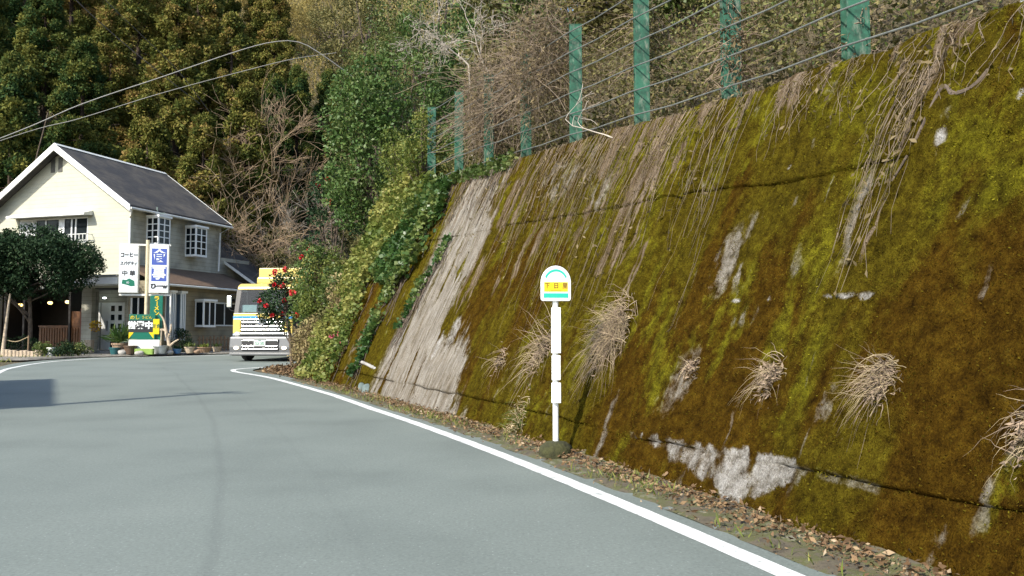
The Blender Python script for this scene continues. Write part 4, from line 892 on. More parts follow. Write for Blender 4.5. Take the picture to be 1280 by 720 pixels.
n = 80000; C = scatter(-9, 17, 3.0, 11, n, g); k = fbm(C[:, 0] * .7, C[:, 1] * .7, 91); C[:, 2] += g.random(n) ** 1.4 * 1.3 * sst(.25, .6, k)
V, F, T = leaves(C, g.normal(size=(n, 3)) + [-.5, -.4, -.3], g.uniform(.03, .09, n), 0.4, sst(.3, .7, fbm(C[:, 0] * 1.3, C[:, 1] * 1.3, 92)))
kind(link('dry_undergrowth_leaves', np_mesh('dry_undergrowth_leaves', V, F, fattr=dict(tint=T)), M['dryleaf']), 'stuff')
n = 80000; C = scatter(-9, 21, 2.9, 11, n, g); k = fbm(C[:, 0] * .9, C[:, 1] * .9, 95); ok = k + .2 * g.random(n) > .47; C = C[ok]; n = len(C); C[:, 2] += g.random(n) ** 1.2 * 1.1
V, F, T = leaves(C, g.normal(size=(n, 3)) + [-.5, -.4, .2], g.uniform(.06, .13, n), 0.5, g.random(n))
kind(link('green_undergrowth', np_mesh('green_undergrowth', V, F, fattr=dict(tint=T)), M['olive']), 'stuff')
# undergrowth around the bend and up the far slopes
n = 30000; C = scatter(-4, 9, 3.2, 7, n, g); k = fbm(C[:, 0] * 1.6, C[:, 1] * 1.6, 99); ok = k > .5; C = C[ok]; n = len(C); C[:, 2] += g.random(n) * 1.6
V, F, T = leaves(C, g.normal(size=(n, 3)) + [-.3, -.4, -.5], g.uniform(.04, .10, n), 0.5, g.random(n))
kind(link('green_undergrowth', np_mesh('green_undergrowth', V, F, fattr=dict(tint=T)), M['midgreen']), 'stuff')
n = 60000; X = g.uniform(-9, 8, n); Y = g.uniform(20.5, 46, n); d = sdist(X, Y, BASE); ok = d > 0.35; X, Y = X[ok], Y[ok]; n = len(X)
C = np.stack([X, Y, terrain(X, Y) + g.random(n) ** 1.5 * 0.6], 1)
V, F, T = leaves(C, g.normal(size=(n, 3)) + [-.4, -.5, .3], g.uniform(.07, .16, n), 0.5, sst(.3, .7, fbm(X * .8, Y * .8, 97)))
kind(link('bank_undergrowth', np_mesh('bank_undergrowth', V, F, fattr=dict(tint=T)), M['olive']), 'stuff')
n = 70000; X = g.uniform(-50, 6, n); Y = g.uniform(44, 95, n); e = -sdist(X, Y, HILL); ok = e > 0.2; X, Y = X[ok], Y[ok]; n = len(X)
C = np.stack([X, Y, terrain(X, Y) + g.random(n) ** 1.5 * 1.6], 1)
V, F, T = leaves(C, g.normal(size=(n, 3)) + [-.3, -.5, .5], g.uniform(.12, .3, n), 0.4, g.random(n))
kind(link('forest_undergrowth', np_mesh('forest_undergrowth', V, F, fattr=dict(tint=T)), M['cedargreen']), 'stuff')

n = 50000; X = g.uniform(-46, 0, n); Y = g.uniform(62, 112, n); e = -sdist(X, Y, HILL); ok = e > 12; X, Y = X[ok], Y[ok]; n = len(X)
C = np.stack([X, Y, terrain(X, Y) + g.random(n) ** 1.5 * 1.0], 1)
V, F, T = leaves(C, g.normal(size=(n, 3)) * .5 + [-.2, -.3, .9], g.uniform(.3, .6, n), 0.22, g.random(n))
kind(link('dry_grass', np_mesh('dry_grass', V, F, fattr=dict(tint=T)), M['bamboo']), 'stuff')

# tangles of dead vine on the fence
def tangle(label, c, r, n, seed, mats, leafn=900, sq=1.0):
    g = np.random.default_rng(seed); K = 9; p = np.asarray(c) + norm(g.normal(size=(n, 3))) * np.array(r) * g.random((n, 1)) ** .5
    st = np.cumsum(np.cumsum(g.normal(0, .03, (n, K, 3)), 1) + g.normal(0, .05, (n, 1, 3)), 1); st[..., 2] -= np.linspace(0, .35, K) ** 1.5
    st = st * min(1.0, float(np.mean(r)) / 1.1) * 0.8
    V1 = tubesN(p[:, None] + st, g.uniform(.002, .0055, (n, 1)) * np.ones(K), 3)
    q = np.asarray(c) + norm(g.normal(size=(leafn, 3))) * np.array(r) * 1.02 * g.random((leafn, 1)) ** .4
    V2 = leaves(q, g.normal(size=(leafn, 3)) + [0, 0, -.6], g.uniform(.03, .10, leafn), .4, g.random(leafn))
    V, F, T = join([V1, V2])
    return tag(link('vine_tangle', np_mesh('vine_tangle', V, F, fattr=dict(tint=T), midx=np.r_[np.zeros(len(V1[1])), np.ones(leafn)]), mats), label, 'vine tangle', 'dead vine tangles on the fence')
TM = [M['stem_dry'], M['dryleaf']]
tangle('brown bushy dead vine heaped against the tallest isolated green post', pt(678, 80, 15.0), (0.75, 0.9, 1.25), 900, 61, TM, 4200)
tangle('wide dead vine heap swallowing the fence between the short green posts', pt(622, 125, 17.5), (0.8, 1.0, 1.2), 900, 62, TM, 3800)
tangle('light brown dead vine knot over the third green post from the creeper', pt(606, 150, 18.6), (0.5, 0.6, 1.0), 600, 63, TM, 2600)
tangle('vine tangle with olive leaves climbing the green post behind the wall lip', pt(808, 55, 12.0), (0.32, 0.3, 1.0), 170, 64, [M['stem_dry'], M['olive']], 900)
tangle('grey vine sleeve wrapped round the post with the broken face', pt(916, 65, 9.45), (0.17, 0.17, 0.75), 170, 65, [M['straw_grey'], M['dryleaf']], 420)
tangle('thin vine strands on the rightmost full green post', pt(1075, 40, 7.6), (0.14, 0.14, 0.4), 60, 66, [M['straw_grey'], M['dryleaf']], 80)

# bits at the end of the wall
m = MB(); a, c = pt(446, 450, 18.3), pt(474, 463, 17.0)
tag(MB().tube([a, (a + c) / 2 + [0, 0, 0.01], c], [0.035, 0.035, 0.05], 10, 6).build('drain_pipe', M['stone'], smooth=True), 'short pale drain pipe sticking out of the wall foot by pink flowers', 'pipe')
for i, (px, py, Y, s, lab) in enumerate([(459, 489, 16.9, 0.17, 'bluish flat stone leaning on the wall foot, biggest of three'), (452, 484, 17.3, 0.12, 'small bluish stone at the end of the wall foot, left of the others'), (464, 478, 17.2, 0.13, 'narrow bluish stone leaning between two others at the wall foot')]):
    q = pt(px, py, Y); bm = bmesh.new(); bmesh.ops.create_icosphere(bm, subdivisions=3, radius=s)
    for v in bm.verts: v.co = v.co * (1 + 0.25 * (noise2(np.array([v.co.x * 9 + i]), np.array([v.co.z * 9 + v.co.y * 5]))[0] - 0.5)); v.co.y *= 0.4; v.co.x *= 0.7
    me = bpy.data.meshes.new('stone'); bm.to_mesh(me); bm.free(); o = link('stone', me, M['bluestone'], None, True, q, R(20 * i)); o.rotation_euler.x = R(-25); tag(o, lab, 'stone', 'bluish stones at the wall foot')
q = bp(436, 20.6); q[2] = zat(452, 20.6)
leafy('flowering_shrub', 'small plant with pink blossoms beside the drain pipe', 'shrub', (q[0], q[1], float(terrain(q[:1], q[1:2])[0])), 0.9, 0.35, 0.3, M['midgreen'], 14, 70, 0.06, None, 0.16, 0.2, flowers(M['pink'], 7, 0.075), trunk=False)

exec_rest = True
# ------------------------------------------------------------------ the house
HP = np.array([-18.0, 37.5, 0.45]); HA = R(-17)
house = empty('house', HP, HA); tag(house, 'cream two-storey house with grey gable roof and a ground-floor cafe at the bend', 'house')
def siding(name, c, line, h=0.2, w=1.8, dirt=0.3):
    m, nt, N, L, p = new_mat(name); tc = N.new('ShaderNodeTexCoord'); sx = N.new('ShaderNodeSeparateXYZ'); L.new(tc.outputs['Object'], sx.inputs[0])
    ad = N.new('ShaderNodeMath'); ad.operation = 'ADD'; L.new(sx.outputs[0], ad.inputs[0]); L.new(sx.outputs[1], ad.inputs[1])
    cb = N.new('ShaderNodeCombineXYZ'); L.new(ad.outputs[0], cb.inputs[0]); L.new(sx.outputs[2], cb.inputs[1])
    br = N.new('ShaderNodeTexBrick'); br.inputs['Scale'].default_value = 1; br.inputs['Brick Width'].default_value = w; br.inputs['Row Height'].default_value = h; br.inputs['Mortar Size'].default_value = 0.008
    br.inputs['Color1'].default_value = (*c, 1); br.inputs['Color2'].default_value = (*(np.array(c) * .95), 1); br.inputs['Mortar'].default_value = (*line, 1); L.new(cb.outputs[0], br.inputs['Vector'])
    n_ = N.new('ShaderNodeTexNoise'); n_.inputs['Scale'].default_value = 1.2; n_.inputs['Detail'].default_value = 8; L.new(tc.outputs['Object'], n_.inputs['Vector'])
    r = ramp(nt, [(0.3, (1 - dirt,) * 3), (0.6, (1, 1, 1))]); L.new(n_.outputs['Fac'], r.inputs['Fac'])
    mx = N.new('ShaderNodeMix'); mx.data_type = 'RGBA'; mx.blend_type = 'MULTIPLY'; mx.inputs[0].default_value = 1; L.new(br.outputs['Color'], mx.inputs[6]); L.new(r.outputs['Color'], mx.inputs[7])
    L.new(mx.outputs[2], p.inputs['Base Color']); p.inputs['Roughness'].default_value = 0.7
    b_ = N.new('ShaderNodeBump'); b_.inputs['Strength'].default_value = 0.5; b_.inputs['Distance'].default_value = 0.02; b_.invert = True
    L.new(br.outputs['Fac'], b_.inputs['Height']); L.new(b_.outputs['Normal'], p.inputs['Normal'])
    return m
M['cream'] = siding('cream_siding', (0.44, 0.435, 0.345), (0.39, 0.385, 0.31), 0.2, 1.8, 0.12); M['cream2'] = siding('weathered_cream_siding', (0.44, 0.43, 0.36), (0.27, 0.26, 0.21), 0.2, 1.8, 0.45)
M['tan'] = siding('tan_ground_floor_siding', (0.26, 0.225, 0.15), (0.13, 0.11, 0.08), 0.24, 2.4, 0.4)
def shingle():
    m, nt, N, L, p = new_mat('grey_slate_shingles'); tc = N.new('ShaderNodeTexCoord')
    mp = N.new('ShaderNodeMapping'); mp.inputs['Rotation'].default_value = (0, 0, R(90)); L.new(tc.outputs['Object'], mp.inputs[0])
    br = N.new('ShaderNodeTexBrick'); br.inputs['Scale'].default_value = 1; br.inputs['Brick Width'].default_value = 0.45; br.inputs['Row Height'].default_value = 0.2; br.inputs['Mortar Size'].default_value = 0.012
    br.inputs['Color1'].default_value = (0.045, 0.042, 0.040, 1); br.inputs['Color2'].default_value = (0.032, 0.030, 0.030, 1); br.inputs['Mortar'].default_value = (0.025, 0.025, 0.026, 1); L.new(mp.outputs[0], br.inputs['Vector'])
    n_ = N.new('ShaderNodeTexNoise'); n_.inputs['Scale'].default_value = 0.8; n_.inputs['Detail'].default_value = 9; n_.inputs['Roughness'].default_value = 0.7; L.new(tc.outputs['Object'], n_.inputs['Vector'])
    r = ramp(nt, [(0.45, (0, 0, 0)), (0.7, (0.55, 0.55, 0.55))]); L.new(n_.outputs['Fac'], r.inputs['Fac'])
    mx = N.new('ShaderNodeMix'); mx.data_type = 'RGBA'; L.new(r.outputs['Color'], mx.inputs[0]); L.new(br.outputs['Color'], mx.inputs[6]); mx.inputs[7].default_value = (0.16, 0.135, 0.10, 1)
    L.new(mx.outputs[2], p.inputs['Base Color']); p.inputs['Roughness'].default_value = 0.75
    b_ = N.new('ShaderNodeBump'); b_.inputs['Strength'].default_value = 0.6; b_.inputs['Distance'].default_value = 0.02; b_.invert = True; L.new(br.outputs['Fac'], b_.inputs['Height']); L.new(b_.outputs['Normal'], p.inputs['Normal'])
    return m
M['slate'] = shingle(); M['brownroof'] = plain('brown_metal_roof', (0.13, 0.085, 0.055), 0.6, var=0.4)
M['ventgrey'] = plain('vent_grey', (0.10, 0.10, 0.09), 0.7)
M['floor'] = plain('porch_slab', (0.16, 0.16, 0.15), 0.9, var=0.3)
HW, EZ, RZ, DY = 8.2, 7.0, 9.85, 6.5          # width, eave, ridge, depth
def rect_wall(mb, x0, x1, z0, z1, y0, y1, holes):
    """front wall slab with openings"""
    xs_ = sorted({x0, x1, *[h[0] for h in holes], *[h[1] for h in holes]}); zs_ = sorted({z0, z1, *[h[2] for h in holes], *[h[3] for h in holes]})
    for xa, xb in zip(xs_[:-1], xs_[1:]):
        for za, zb in zip(zs_[:-1], zs_[1:]):
            cx, cz = (xa + xb) / 2, (za + zb) / 2
            if not any(h[0] < cx < h[1] and h[2] < cz < h[3] for h in holes): mb.box(xa, y0, za, xb, y1, zb)
m = MB()
WX0, WX1, WZ0, WZ1 = -6.75, -2.5, 5.2, 6.45
rect_wall(m, -HW, 0, 3.0, EZ, 0, 0.2, [(WX0, WX1, WZ0, WZ1)])
m.poly([(-HW, 0, EZ), (0, 0, EZ), (-HW / 2, 0, RZ - 0.05)], (0, 0.2, 0))
m.box(-HW, 0, 0, -HW + .3, 0.2, 3.0)
m.build('front_wall', M['cream'], house)
m = MB(); m.box(-0.2, 0.2, 0, 0, DY, EZ); m.box(-HW, 0.2, 0, -HW + 0.2, DY, EZ); m.box(-HW, DY, 0, 0, DY + 0.2, EZ); m.poly([(-HW, DY, EZ), (0, DY, EZ), (-HW / 2, DY, RZ - 0.05)], (0, 0.2, 0))
m.build('side_wall', M['cream2'], house)
# roof
sl = (RZ - EZ) / (HW / 2); ov = 0.45
def slab_roof(x_r, z_r, x_e, z_e, y0, y1, th=0.12): return [(x_r, y0, z_r), (x_e, y0, z_e), (x_e, y0, z_e + th), (x_r, y0, z_r + th)], (0, y1 - y0, 0)
m = MB()
for s in (1, -1):
    xe = -HW / 2 + s * (HW / 2 + ov); p_, e_ = slab_roof(-HW / 2, RZ, xe, EZ - sl * ov, -0.55, DY + 0.5); m.poly(p_, e_)
rf = m.build('roof', M['slate'], house)
MB().poly([(-HW / 2 - 0.16, -0.56, RZ + 0.05), (-HW / 2, -0.56, RZ + 0.17), (-HW / 2 + 0.16, -0.56, RZ + 0.05)], (0, DY + 1.07, 0)).build('ridge_cap', M['offwhite'], rf)
for s in (1, -1):
    xe = -HW / 2 + s * (HW / 2 + ov + 0.03); ze = EZ - sl * (ov + .03)
    MB().poly([(-HW / 2, -0.60, RZ + 0.14), (xe, -0.60, ze + 0.14), (xe, -0.60, ze - 0.16), (-HW / 2, -0.60, RZ - 0.19)], (0, 0.045, 0)).build('bargeboard', M['white'], rf)
    MB().tube([(xe + s * .03, -0.55, ze - .02), (xe + s * .03, DY + 0.5, ze - .02)], 0.06, 8).build('gutter', M['offwhite'], rf, smooth=True)
MB().box(-HW / 2 + HW / 2 + ov - 0.1, DY + 0.5, EZ - sl * ov + .1, ov - .0, DY + .53, EZ - sl * ov + .12).build('gutter_bracket', M['offwhite'], rf)
MB().poly([(-HW / 2, DY + 0.5, RZ + 0.14), (ov, DY + 0.5, EZ - sl * ov + 0.14), (ov, DY + 0.5, EZ - sl * ov - 0.05), (-HW / 2, DY + 0.5, RZ - 0.08)], (0, 0.04, 0)).build('bargeboard', M['offwhite'], rf)
MB().tube([(ov + .03, -0.45, EZ - .35), (0.25, -0.25, EZ - .6), (0.10, -0.12, EZ - .75), (0.09, -0.10, 3.4)], 0.045, 8).build('downpipe', M['white'], house, smooth=True)
MB().tube([(ov + .03, DY + .35, EZ - .35), (0.12, DY - .05, EZ - .7), (0.10, DY - .1, 4.2)], 0.045, 8).build('downpipe', M['white'], house, smooth=True)
for x in (-4.86, -4.40):
    m = MB()
    m.box(x, -0.012, 8.70, x + 0.26, 0.004, 9.44)
    for k in range(9): m.box(x + .01, -0.03, 8.72 + k * 0.078, x + 0.25, -0.012, 8.745 + k * 0.078)
    v = m.build('louvre_vent', M['ventgrey'], house)
# upper front window
fr = MB()
for x in (WX0, -6.0, -5.15, -4.3, -3.55, -3.3, WX1 - .07): fr.box(x, 0.03, WZ0, x + (0.07 if x not in (-4.3,) else 0.34), 0.10, WZ1)
fr.box(WX0, 0.03, WZ0, WX1, 0.10, WZ0 + 0.07); fr.box(WX0, 0.03, WZ1 - 0.07, WX1, 0.10, WZ1)
w_ = fr.build('window', M['white'], house); MB().box(WX0, 0.07, WZ0, WX1, 0.085, WZ1).build('pane', M['pane'], w_)
MB().box(-6.7, 0.035, WZ0 + .07, -5.7, 0.06, WZ1 - 0.07).build('shutter', M['greyink'], w_)
MB().poly([(-7.0, -0.02, 6.72), (-7.0, -0.55, 6.56), (-7.0, -0.55, 6.46), (-7.0, -0.02, 6.5)], (4.8, 0, 0)).build('awning', M['offwhite'], house)
m = MB()
for z in (4.95, 5.25, 5.55): m.box(-4.6, -0.36, z, -2.2, -0.33, z + 0.035)
for x in np.linspace(-4.6, -2.23, 12): m.box(x, -0.365, 4.9, x + 0.025, -0.325, 5.58)
for x in (-4.6, -2.23):
    for z in (4.95, 5.55): m.box(x, -0.33, z, x + 0.03, 0.01, z + 0.03)
m.build('balcony_rail', M['offwhite'], house)
# bay windows with white glazing bars
def bay(name, y, x, wy, px_, z0, z1, cols, rows, parent, cap=True, pane='pane'):
    r_ = MB().box(x, y, z0 - .06, x + px_, y + wy, z0).box(x - .0, y - .04, z1, x + px_ + .06, y + wy + .04, z1 + 0.10).build(name, M['white'], parent)
    MB().box(x, y + .03, z0, x + px_ - .03, y + wy - .03, z1).build('pane', M[pane], r_)
    m = MB(); t = 0.055
    for k in range(cols + 1):
        xx = x + (px_ - t) * k / cols; m.box(xx, y, z0, xx + t, y + .028, z1)
    for k in range(rows + 1):
        zz = z0 + (z1 - z0 - t) * k / rows; m.box(x + t, y + .004, zz, x + px_ - t, y + .026, zz + t * .8)
    nf = max(2, cols)
    for k in range(nf + 1):
        yy = y + .028 + (wy - .056 - t) * k / nf; m.box(x + px_ - .028, yy, z0, x + px_ + .002, yy + t, z1)
    for k in range(rows + 1):
        zz = z0 + (z1 - z0 - t) * k / rows; m.box(x + px_ - .026, y + .03, zz + .002, x + px_ - .002, y + wy - .03, zz + t * .8)
    m.build('frame', M['white'], r_); return r_
bay('bay_window', 1.05, 0.0, 0.85, 0.70, 5.15, 6.45, 2, 4, house); bay('bay_window', 3.8, 0.0, 0.90, 0.66, 4.85, 6.30, 2, 4, house)
m = MB(); m.box(0.0, 1.25, 6.62, 0.9, 1.28, 6.66); m.box(0.42, 1.2, 6.25, 0.5, 1.24, 6.95); m.box(0.1, 0.8, 6.60, 0.13, 2.6, 6.63); m.build('wall_bracket', M['bluestone'], house)
# ground-floor wing with lean-to roof
WW = 1.7
m = MB(); rect_wall(m, 0.0, WW, 0, 3.3, 0, 0.15, [(0.12, 1.0, 1.0, 2.5)]); m.box(WW - .15, 0.15, 0, WW, 9.4, 3.3); m.box(-4, 9.25, 0, WW - .15, 9.4, 4.0)
wg = m.build('wing_wall', M['tan'], house)
MB().box(0.12, 0.06, 1.0, 1.0, 0.09, 2.5).build('pane', M['pane'], MB().box(0.12, 0.02, 1.0, 0.2, 0.11, 2.5).box(0.52, .02, 1., .58, .11, 2.5).box(0.94, 0.02, 1.0, 1.0, 0.11, 2.5).build('window', M['white'], house))
MB().poly([(0.0, -0.4, 3.95), (WW + .55, -0.4, 3.05), (WW + .55, -0.4, 3.17), (0.0, -0.4, 4.1)], (0, 7.4, 0)).build('lean_to_roof', M['brownroof'], house)
MB().tube([(WW + .6, -0.4, 3.07), (WW + .6, 9.8, 3.07)], 0.055, 8).build('gutter', M['offwhite'], house, smooth=True)
MB().poly([(-2.5, 7.06, 6.25), (WW + .55, 7.06, 3.2), (WW + .55, 7.06, 3.34), (-2.5, 7.06, 6.4)], (0, 3.0, 0)).build('rear_roof', M['slate'], house)
MB().poly([(-2.5, 7.01, 6.27), (WW + .6, 7.01, 3.2), (WW + .6, 7.01, 3.36), (-2.5, 7.01, 6.42)], (0, 0.04, 0)).build('bargeboard', M['offwhite'], house)
MB().box(-HW, DY + .23, 0, -.01, 9.3, 5.0).build('rear_wall', M['cream2'], house)
for y in (0.45, 1.15): bay('narrow_window', y, WW, 0.36, 0.32, 0.55, 2.75, 1, 1, house, pane='paneb')
bay('bay_window', 2.55, WW, 0.95, 0.5, 1.2, 2.42, 1, 1, house)
m = MB(); m.box(WW, 3.65, 1.2, WW + .06, 5.9, 1.27).box(WW, 3.65, 2.35, WW + .06, 5.9, 2.42)
for y in (3.65, 4.75, 5.84): m.box(WW, y, 1.27, WW + .055, y + .06, 2.35)
MB().box(WW + .01, 3.7, 1.27, WW + .03, 5.85, 2.35).build('pane', M['pane'], m.build('window', M['offwhite'], house))
MB().box(WW, 5.0, 2.5, WW + 0.7, 6.2, 2.62).build('window_hood', M['darkwood'], house)
# porch
MB().box(-HW, -0.5, -0.25, WW + .3, 9.4, 0.02).build('floor_slab', M['floor'], house)
cp = MB().box(-3.6, -1.0, 3.08, 0.25, 0.0, 3.45).build('canopy', M['white'], house, bevel=0.03); MB().box(-3.65, -1.04, 3.45, 0.3, 0.0, 3.53).build('canopy_lip', M['steel'], cp)
MB().box(-2.75, 0.02, 0, -2.15, 0.45, 3.05).build('pillar', M['cream2'], house); MB().box(-0.25, 0.2, 0, 0.0, 1.3, 3.0).build('porch_side_wall', M['cream2'], house)
m = MB(); rect_wall(m, -3.6, -0.25, 0, 3.0, 1.3, 1.45, [(-3.38, -1.40, 0, 2.35)]); m.build('door_wall', M['cream2'], house)
m = MB(); m.box(-3.38, 1.32, 0, -1.40, 1.42, 2.35)
d_ = m.build('door', M['white'], house, bevel=0.01)
for cx in (-3.17, -2.12, -1.68):
    for k in range(5): z = 0.16 + k * 0.44; MB().box(cx - .105, 1.306, z, cx + .105, 1.322, z + 0.27).build('pane', M['pane'], d_)
MB().box(-2.86, 1.300, 0, -2.84, 1.324, 2.34).build('door_seam', M['black'], d_); MB().box(-2.44, 1.25, 0.95, -2.39, 1.30, 1.45).build('handle', M['steel'], d_, bevel=0.01)
m = MB(); m.box(-7.98, 2.5, 0, -3.6, 2.6, 3.0); m.box(-7.985, 0.22, 0, -7.92, 2.5, 2.95); m.box(-3.72, 0.2, 0, -3.6, 2.5, 2.95); m.box(-7.98, 0.2, 2.96, -0.25, 2.6, 3.0); m.build('veranda_wall', M['darkwood'], house)  # dark inner lining stands in for the deep shade of the veranda
for x in (-7.6, -6.4): MB().box(x, 0.05, 0, x + .12, 0.17, 3.0).build('veranda_post', M['darkwood'], house)
m = MB(); m.box(-5.6, 0.3, 0.1, -3.0, 0.36, 1.15); m.box(-5.65, 0.28, 1.15, -3.0, 0.38, 1.22); m.box(-3.62, 0.27, 1.22, -3.0, 0.34, 1.9)
for x in np.arange(-5.5, -3.1, 0.16): m.box(x, 0.27, 0.15, x + .07, 0.302, 1.1)
m.build('timber_panel', M['orangewood'], house)
MB().box(-2.98, 0.2, 0, -2.85, 0.4, 2.0).build('red_post', plain('red_brown_post', (0.16, 0.03, 0.02), 0.6), house)
warm = lamp_mat('warm_lamp', (1.0, 0.66, 0.20), 1.6); cool = lamp_mat('cool_lamp', (0.85, 1.0, 0.95), 2.0)
for x, z in ((-7.3, 2.33), (-5.4, 2.42), (-4.3, 2.45)):
    l_ = MB().lathe([(0.03, 0.0), (0.10, -0.02), (0.12, -0.08), (0.08, -0.14), (0.02, -0.155)], 12, (x, 0.7, z)).build('lamp', warm, house, smooth=True); MB().tube([(x, .7, z), (x, .7, 2.96)], 0.01, 6).build('lamp_cord', M['black'], l_)
for x in (-2.85, -2.15):
    MB().lathe([(0.02, 0.0), (0.085, -0.01), (0.085, -0.07), (0.03, -0.085)], 12, (x - .05, 0.85, 2.6)).build('lamp', cool, house, smooth=True)
# overhead antenna pole left of the gable
tag(MB().tube([bp(30, 46, -.4), bp(33, 46, 8), bp(52, 46, 13)], [0.06, 0.05, 0.035], 8, 12).build('leaning_pole', M['bark'], smooth=True), 'thin leaning pole among the cedars left of the house gable', 'pole')

# ------------------------------------------------------------------ front garden
GZ = 0.44
def pf(px, py, Y): return pt(px, py, Y)
# dark round tree in front of the gable
q = pt(38, 438, 34.6); q[2] = 0.36
def stakes(root, cs): pass
leafy('garden_tree', 'dark round evergreen garden tree in front of the house gable', 'tree', q, zat(294, 34.6) - .36, 3.0, 1.6, M['darkleaf'], 170, 260, 0.12, None, 0.5, 0.50, lean=(-0.3, 0))
# yard slab of the forecourt
def at_ground(px, Y, z=0.40): return np.array([(px - 640) / 1000 * Y, Y, z])
X = np.linspace(-30, -9, 60); Yf = np.interp(X, [-30, -18.4, -17.6, -14.2, -9], [30, 30.5, 33.2, 35.75, 40.2]); 
V = np.concatenate([np.stack([X, Yf + 0.02, road_z(Yf) + 0.035], 1), np.stack([X, Yf + 0.14, road_z(Yf) + 0.10], 1), np.stack([X, np.full(60, 48.0), np.full(60, 0.42)], 1)])
i = np.arange(59); F = np.concatenate([np.stack([i, i + 1, i + 61, i + 60], 1), np.stack([i + 60, i + 61, i + 121, i + 120], 1)])
kind(link('forecourt_ground', np_mesh('forecourt_ground', V, F), plain('gravelly_forecourt', (0.17, 0.16, 0.14), 0.95, var=0.5, scale=5, bump=0.5)), 'structure')
def fz(px, Y):                                 # forecourt height
    x = (px - 640) / 1000 * Y; yf = np.interp(x, [-30, -18.4, -17.6, -14.2, -9], [30, 30.5, 33.2, 35.75, 40.2]); a = road_z(yf) + .10; t = np.clip((Y - yf - .14) / (48 - yf - .14), 0, 1)
    return np.array([x, Y, float(a + (0.42 - a) * t)])
# sign tower
sp = fz(183, 35.1); st = empty('sign_tower', sp, R(14)); tag(st, 'roadside pole carrying two tall white box signs in front of the house', 'sign')
MB().tube([(0, 0, -0.2), (0, 0, 5.0)], 0.085, 12).build('pole', plain('cream_pole', (0.50, 0.44, 0.30), 0.6, var=0.25), st, smooth=True)
for z in (2.58, 4.78): MB().box(-1.12, -0.04, z - .04, 0.95, 0.04, z + .04).build('crossbar', M['offwhite'], st)
def boxsign(x0, x1, z0, z1): 
    f_ = MB().box(x0, -0.14, z0, x1, 0.14, z1).build('box_sign', M['offwhite'], st, bevel=0.015); MB().box(x0 + .04, -0.146, z0 + .04, x1 - .04, -0.138, z1 - .04).build('sign_face', M['sign_white'], f_); return f_
f1 = boxsign(-1.12, -0.34, 2.66, 4.76); y_ = -0.152; cx = -0.73
text('コーヒー', 0.24, M['ink'], f1, (cx, y_, 4.30), sx=0.74, bold=.011); text('スパゲティ', 0.19, M['ink'], f1, (cx, y_, 3.93), sx=0.74, bold=.007); text('中 華', 0.24, M['ink'], f1, (cx, y_, 3.50), bold=.006)
em = MB(); em.poly([(cx - .27, -.152, 3.05), (cx - .24, -.152, 3.24), (cx - .08, -.152, 3.22), (cx + .03, -.152, 3.29), (cx + .16, -.152, 3.22), (cx + .24, -.152, 3.18), (cx + .26, -.152, 2.96), (cx + .1, -.152, 2.94), (cx - .05, -.152, 3.0)], (0, .008, 0)).build('green_emblem', M['green_ink'], f1)
text('め', 0.13, M['sign_white'], f1, (cx - .02, -.158, 3.10))
f2 = boxsign(0.10, 0.90, 2.66, 4.80); cx = 0.5
for za, zb, ch in ((3.90, 4.62, '食'), (3.18, 3.82, '事')):           # two blue panels, each filled by one white character
    bl = MB().box(cx - .31, -.152, za, cx + .31, -.146, zb).build('blue_panel', M['blueink'], f2)
    text(ch, 0.62, M['sign_white'], bl, (cx, -.158, (za + zb) / 2), bold=0.012, sx=.95)
text('ひーw', 0.25, M['ink'], f2, (cx, y_, 2.95), bold=0.016)
# ramen sign and open board
q = fz(190, 35.0); rs = empty('ramen_sign', q, R(14)); tag(rs, 'narrow upright green sign with yellow ramen lettering under the box signs', 'sign')
MB().box(-0.08, -0.05, 0.55, 0.44, 0.0, 2.55).build('sign_panel', M['green_sign'], rs, bevel=0.01)
for x in (0.0, 0.36): MB().box(x - .02, -0.03, -.02, x + .02, 0.02, 0.57).build('leg', M['wood'], rs)
for k, ch in enumerate('ラーメン'): text(ch, 0.25, M['yellow'], rs, (0.19, -.056, 2.40 - k * .215), rot=(R(90), R(90) if ch == 'ー' else 0, 0), bold=0.006)
q = fz(179.5, 34.85); ob = empty('open_board', q, R(14)); tag(ob, 'green and black standing board with white open-for-business lettering by the ramen sign', 'sign board')
pn = MB().box(-0.56, -0.06, 0.62, 0.50, -0.02, 1.72).build('board_panel', M['green_sign'], ob, bevel=0.01)
MB().box(-0.56, -0.066, 0.94, 0.40, -0.058, 1.46).build('black_band', M['ink'], pn); text('営業中', 0.34, M['white'], pn, (-0.10, -.072, 1.23), bold=0.016)
for s, x in ((1, -0.56), (-1, 0.44)): MB().poly([(x, -.066, 0.94), (x + s * .20, -.066, 0.94), (x, -.066, 0.66)], (0, .008, 0)).build('yellow_corner', M['yellow'], pn)
MB().box(0.41, -.068, 0.86, 0.66, -.03, 1.52).build('yellow_tab', M['yellow'], pn); text('定食', 0.2, M['green_sign'], pn, (0.535, -.074, 1.2), sx=0.9)
text('めし', 0.2, M['yellow'], pn, (-0.33, -.065, 1.58)); text('うどん', 0.15, M['yellow'], pn, (0.15, -.065, 1.58))
for x in (-0.5, 0.44): MB().box(x - .03, -0.03, -.02, x + .03, 0.03, 0.64).build('leg', M['wood'], ob)
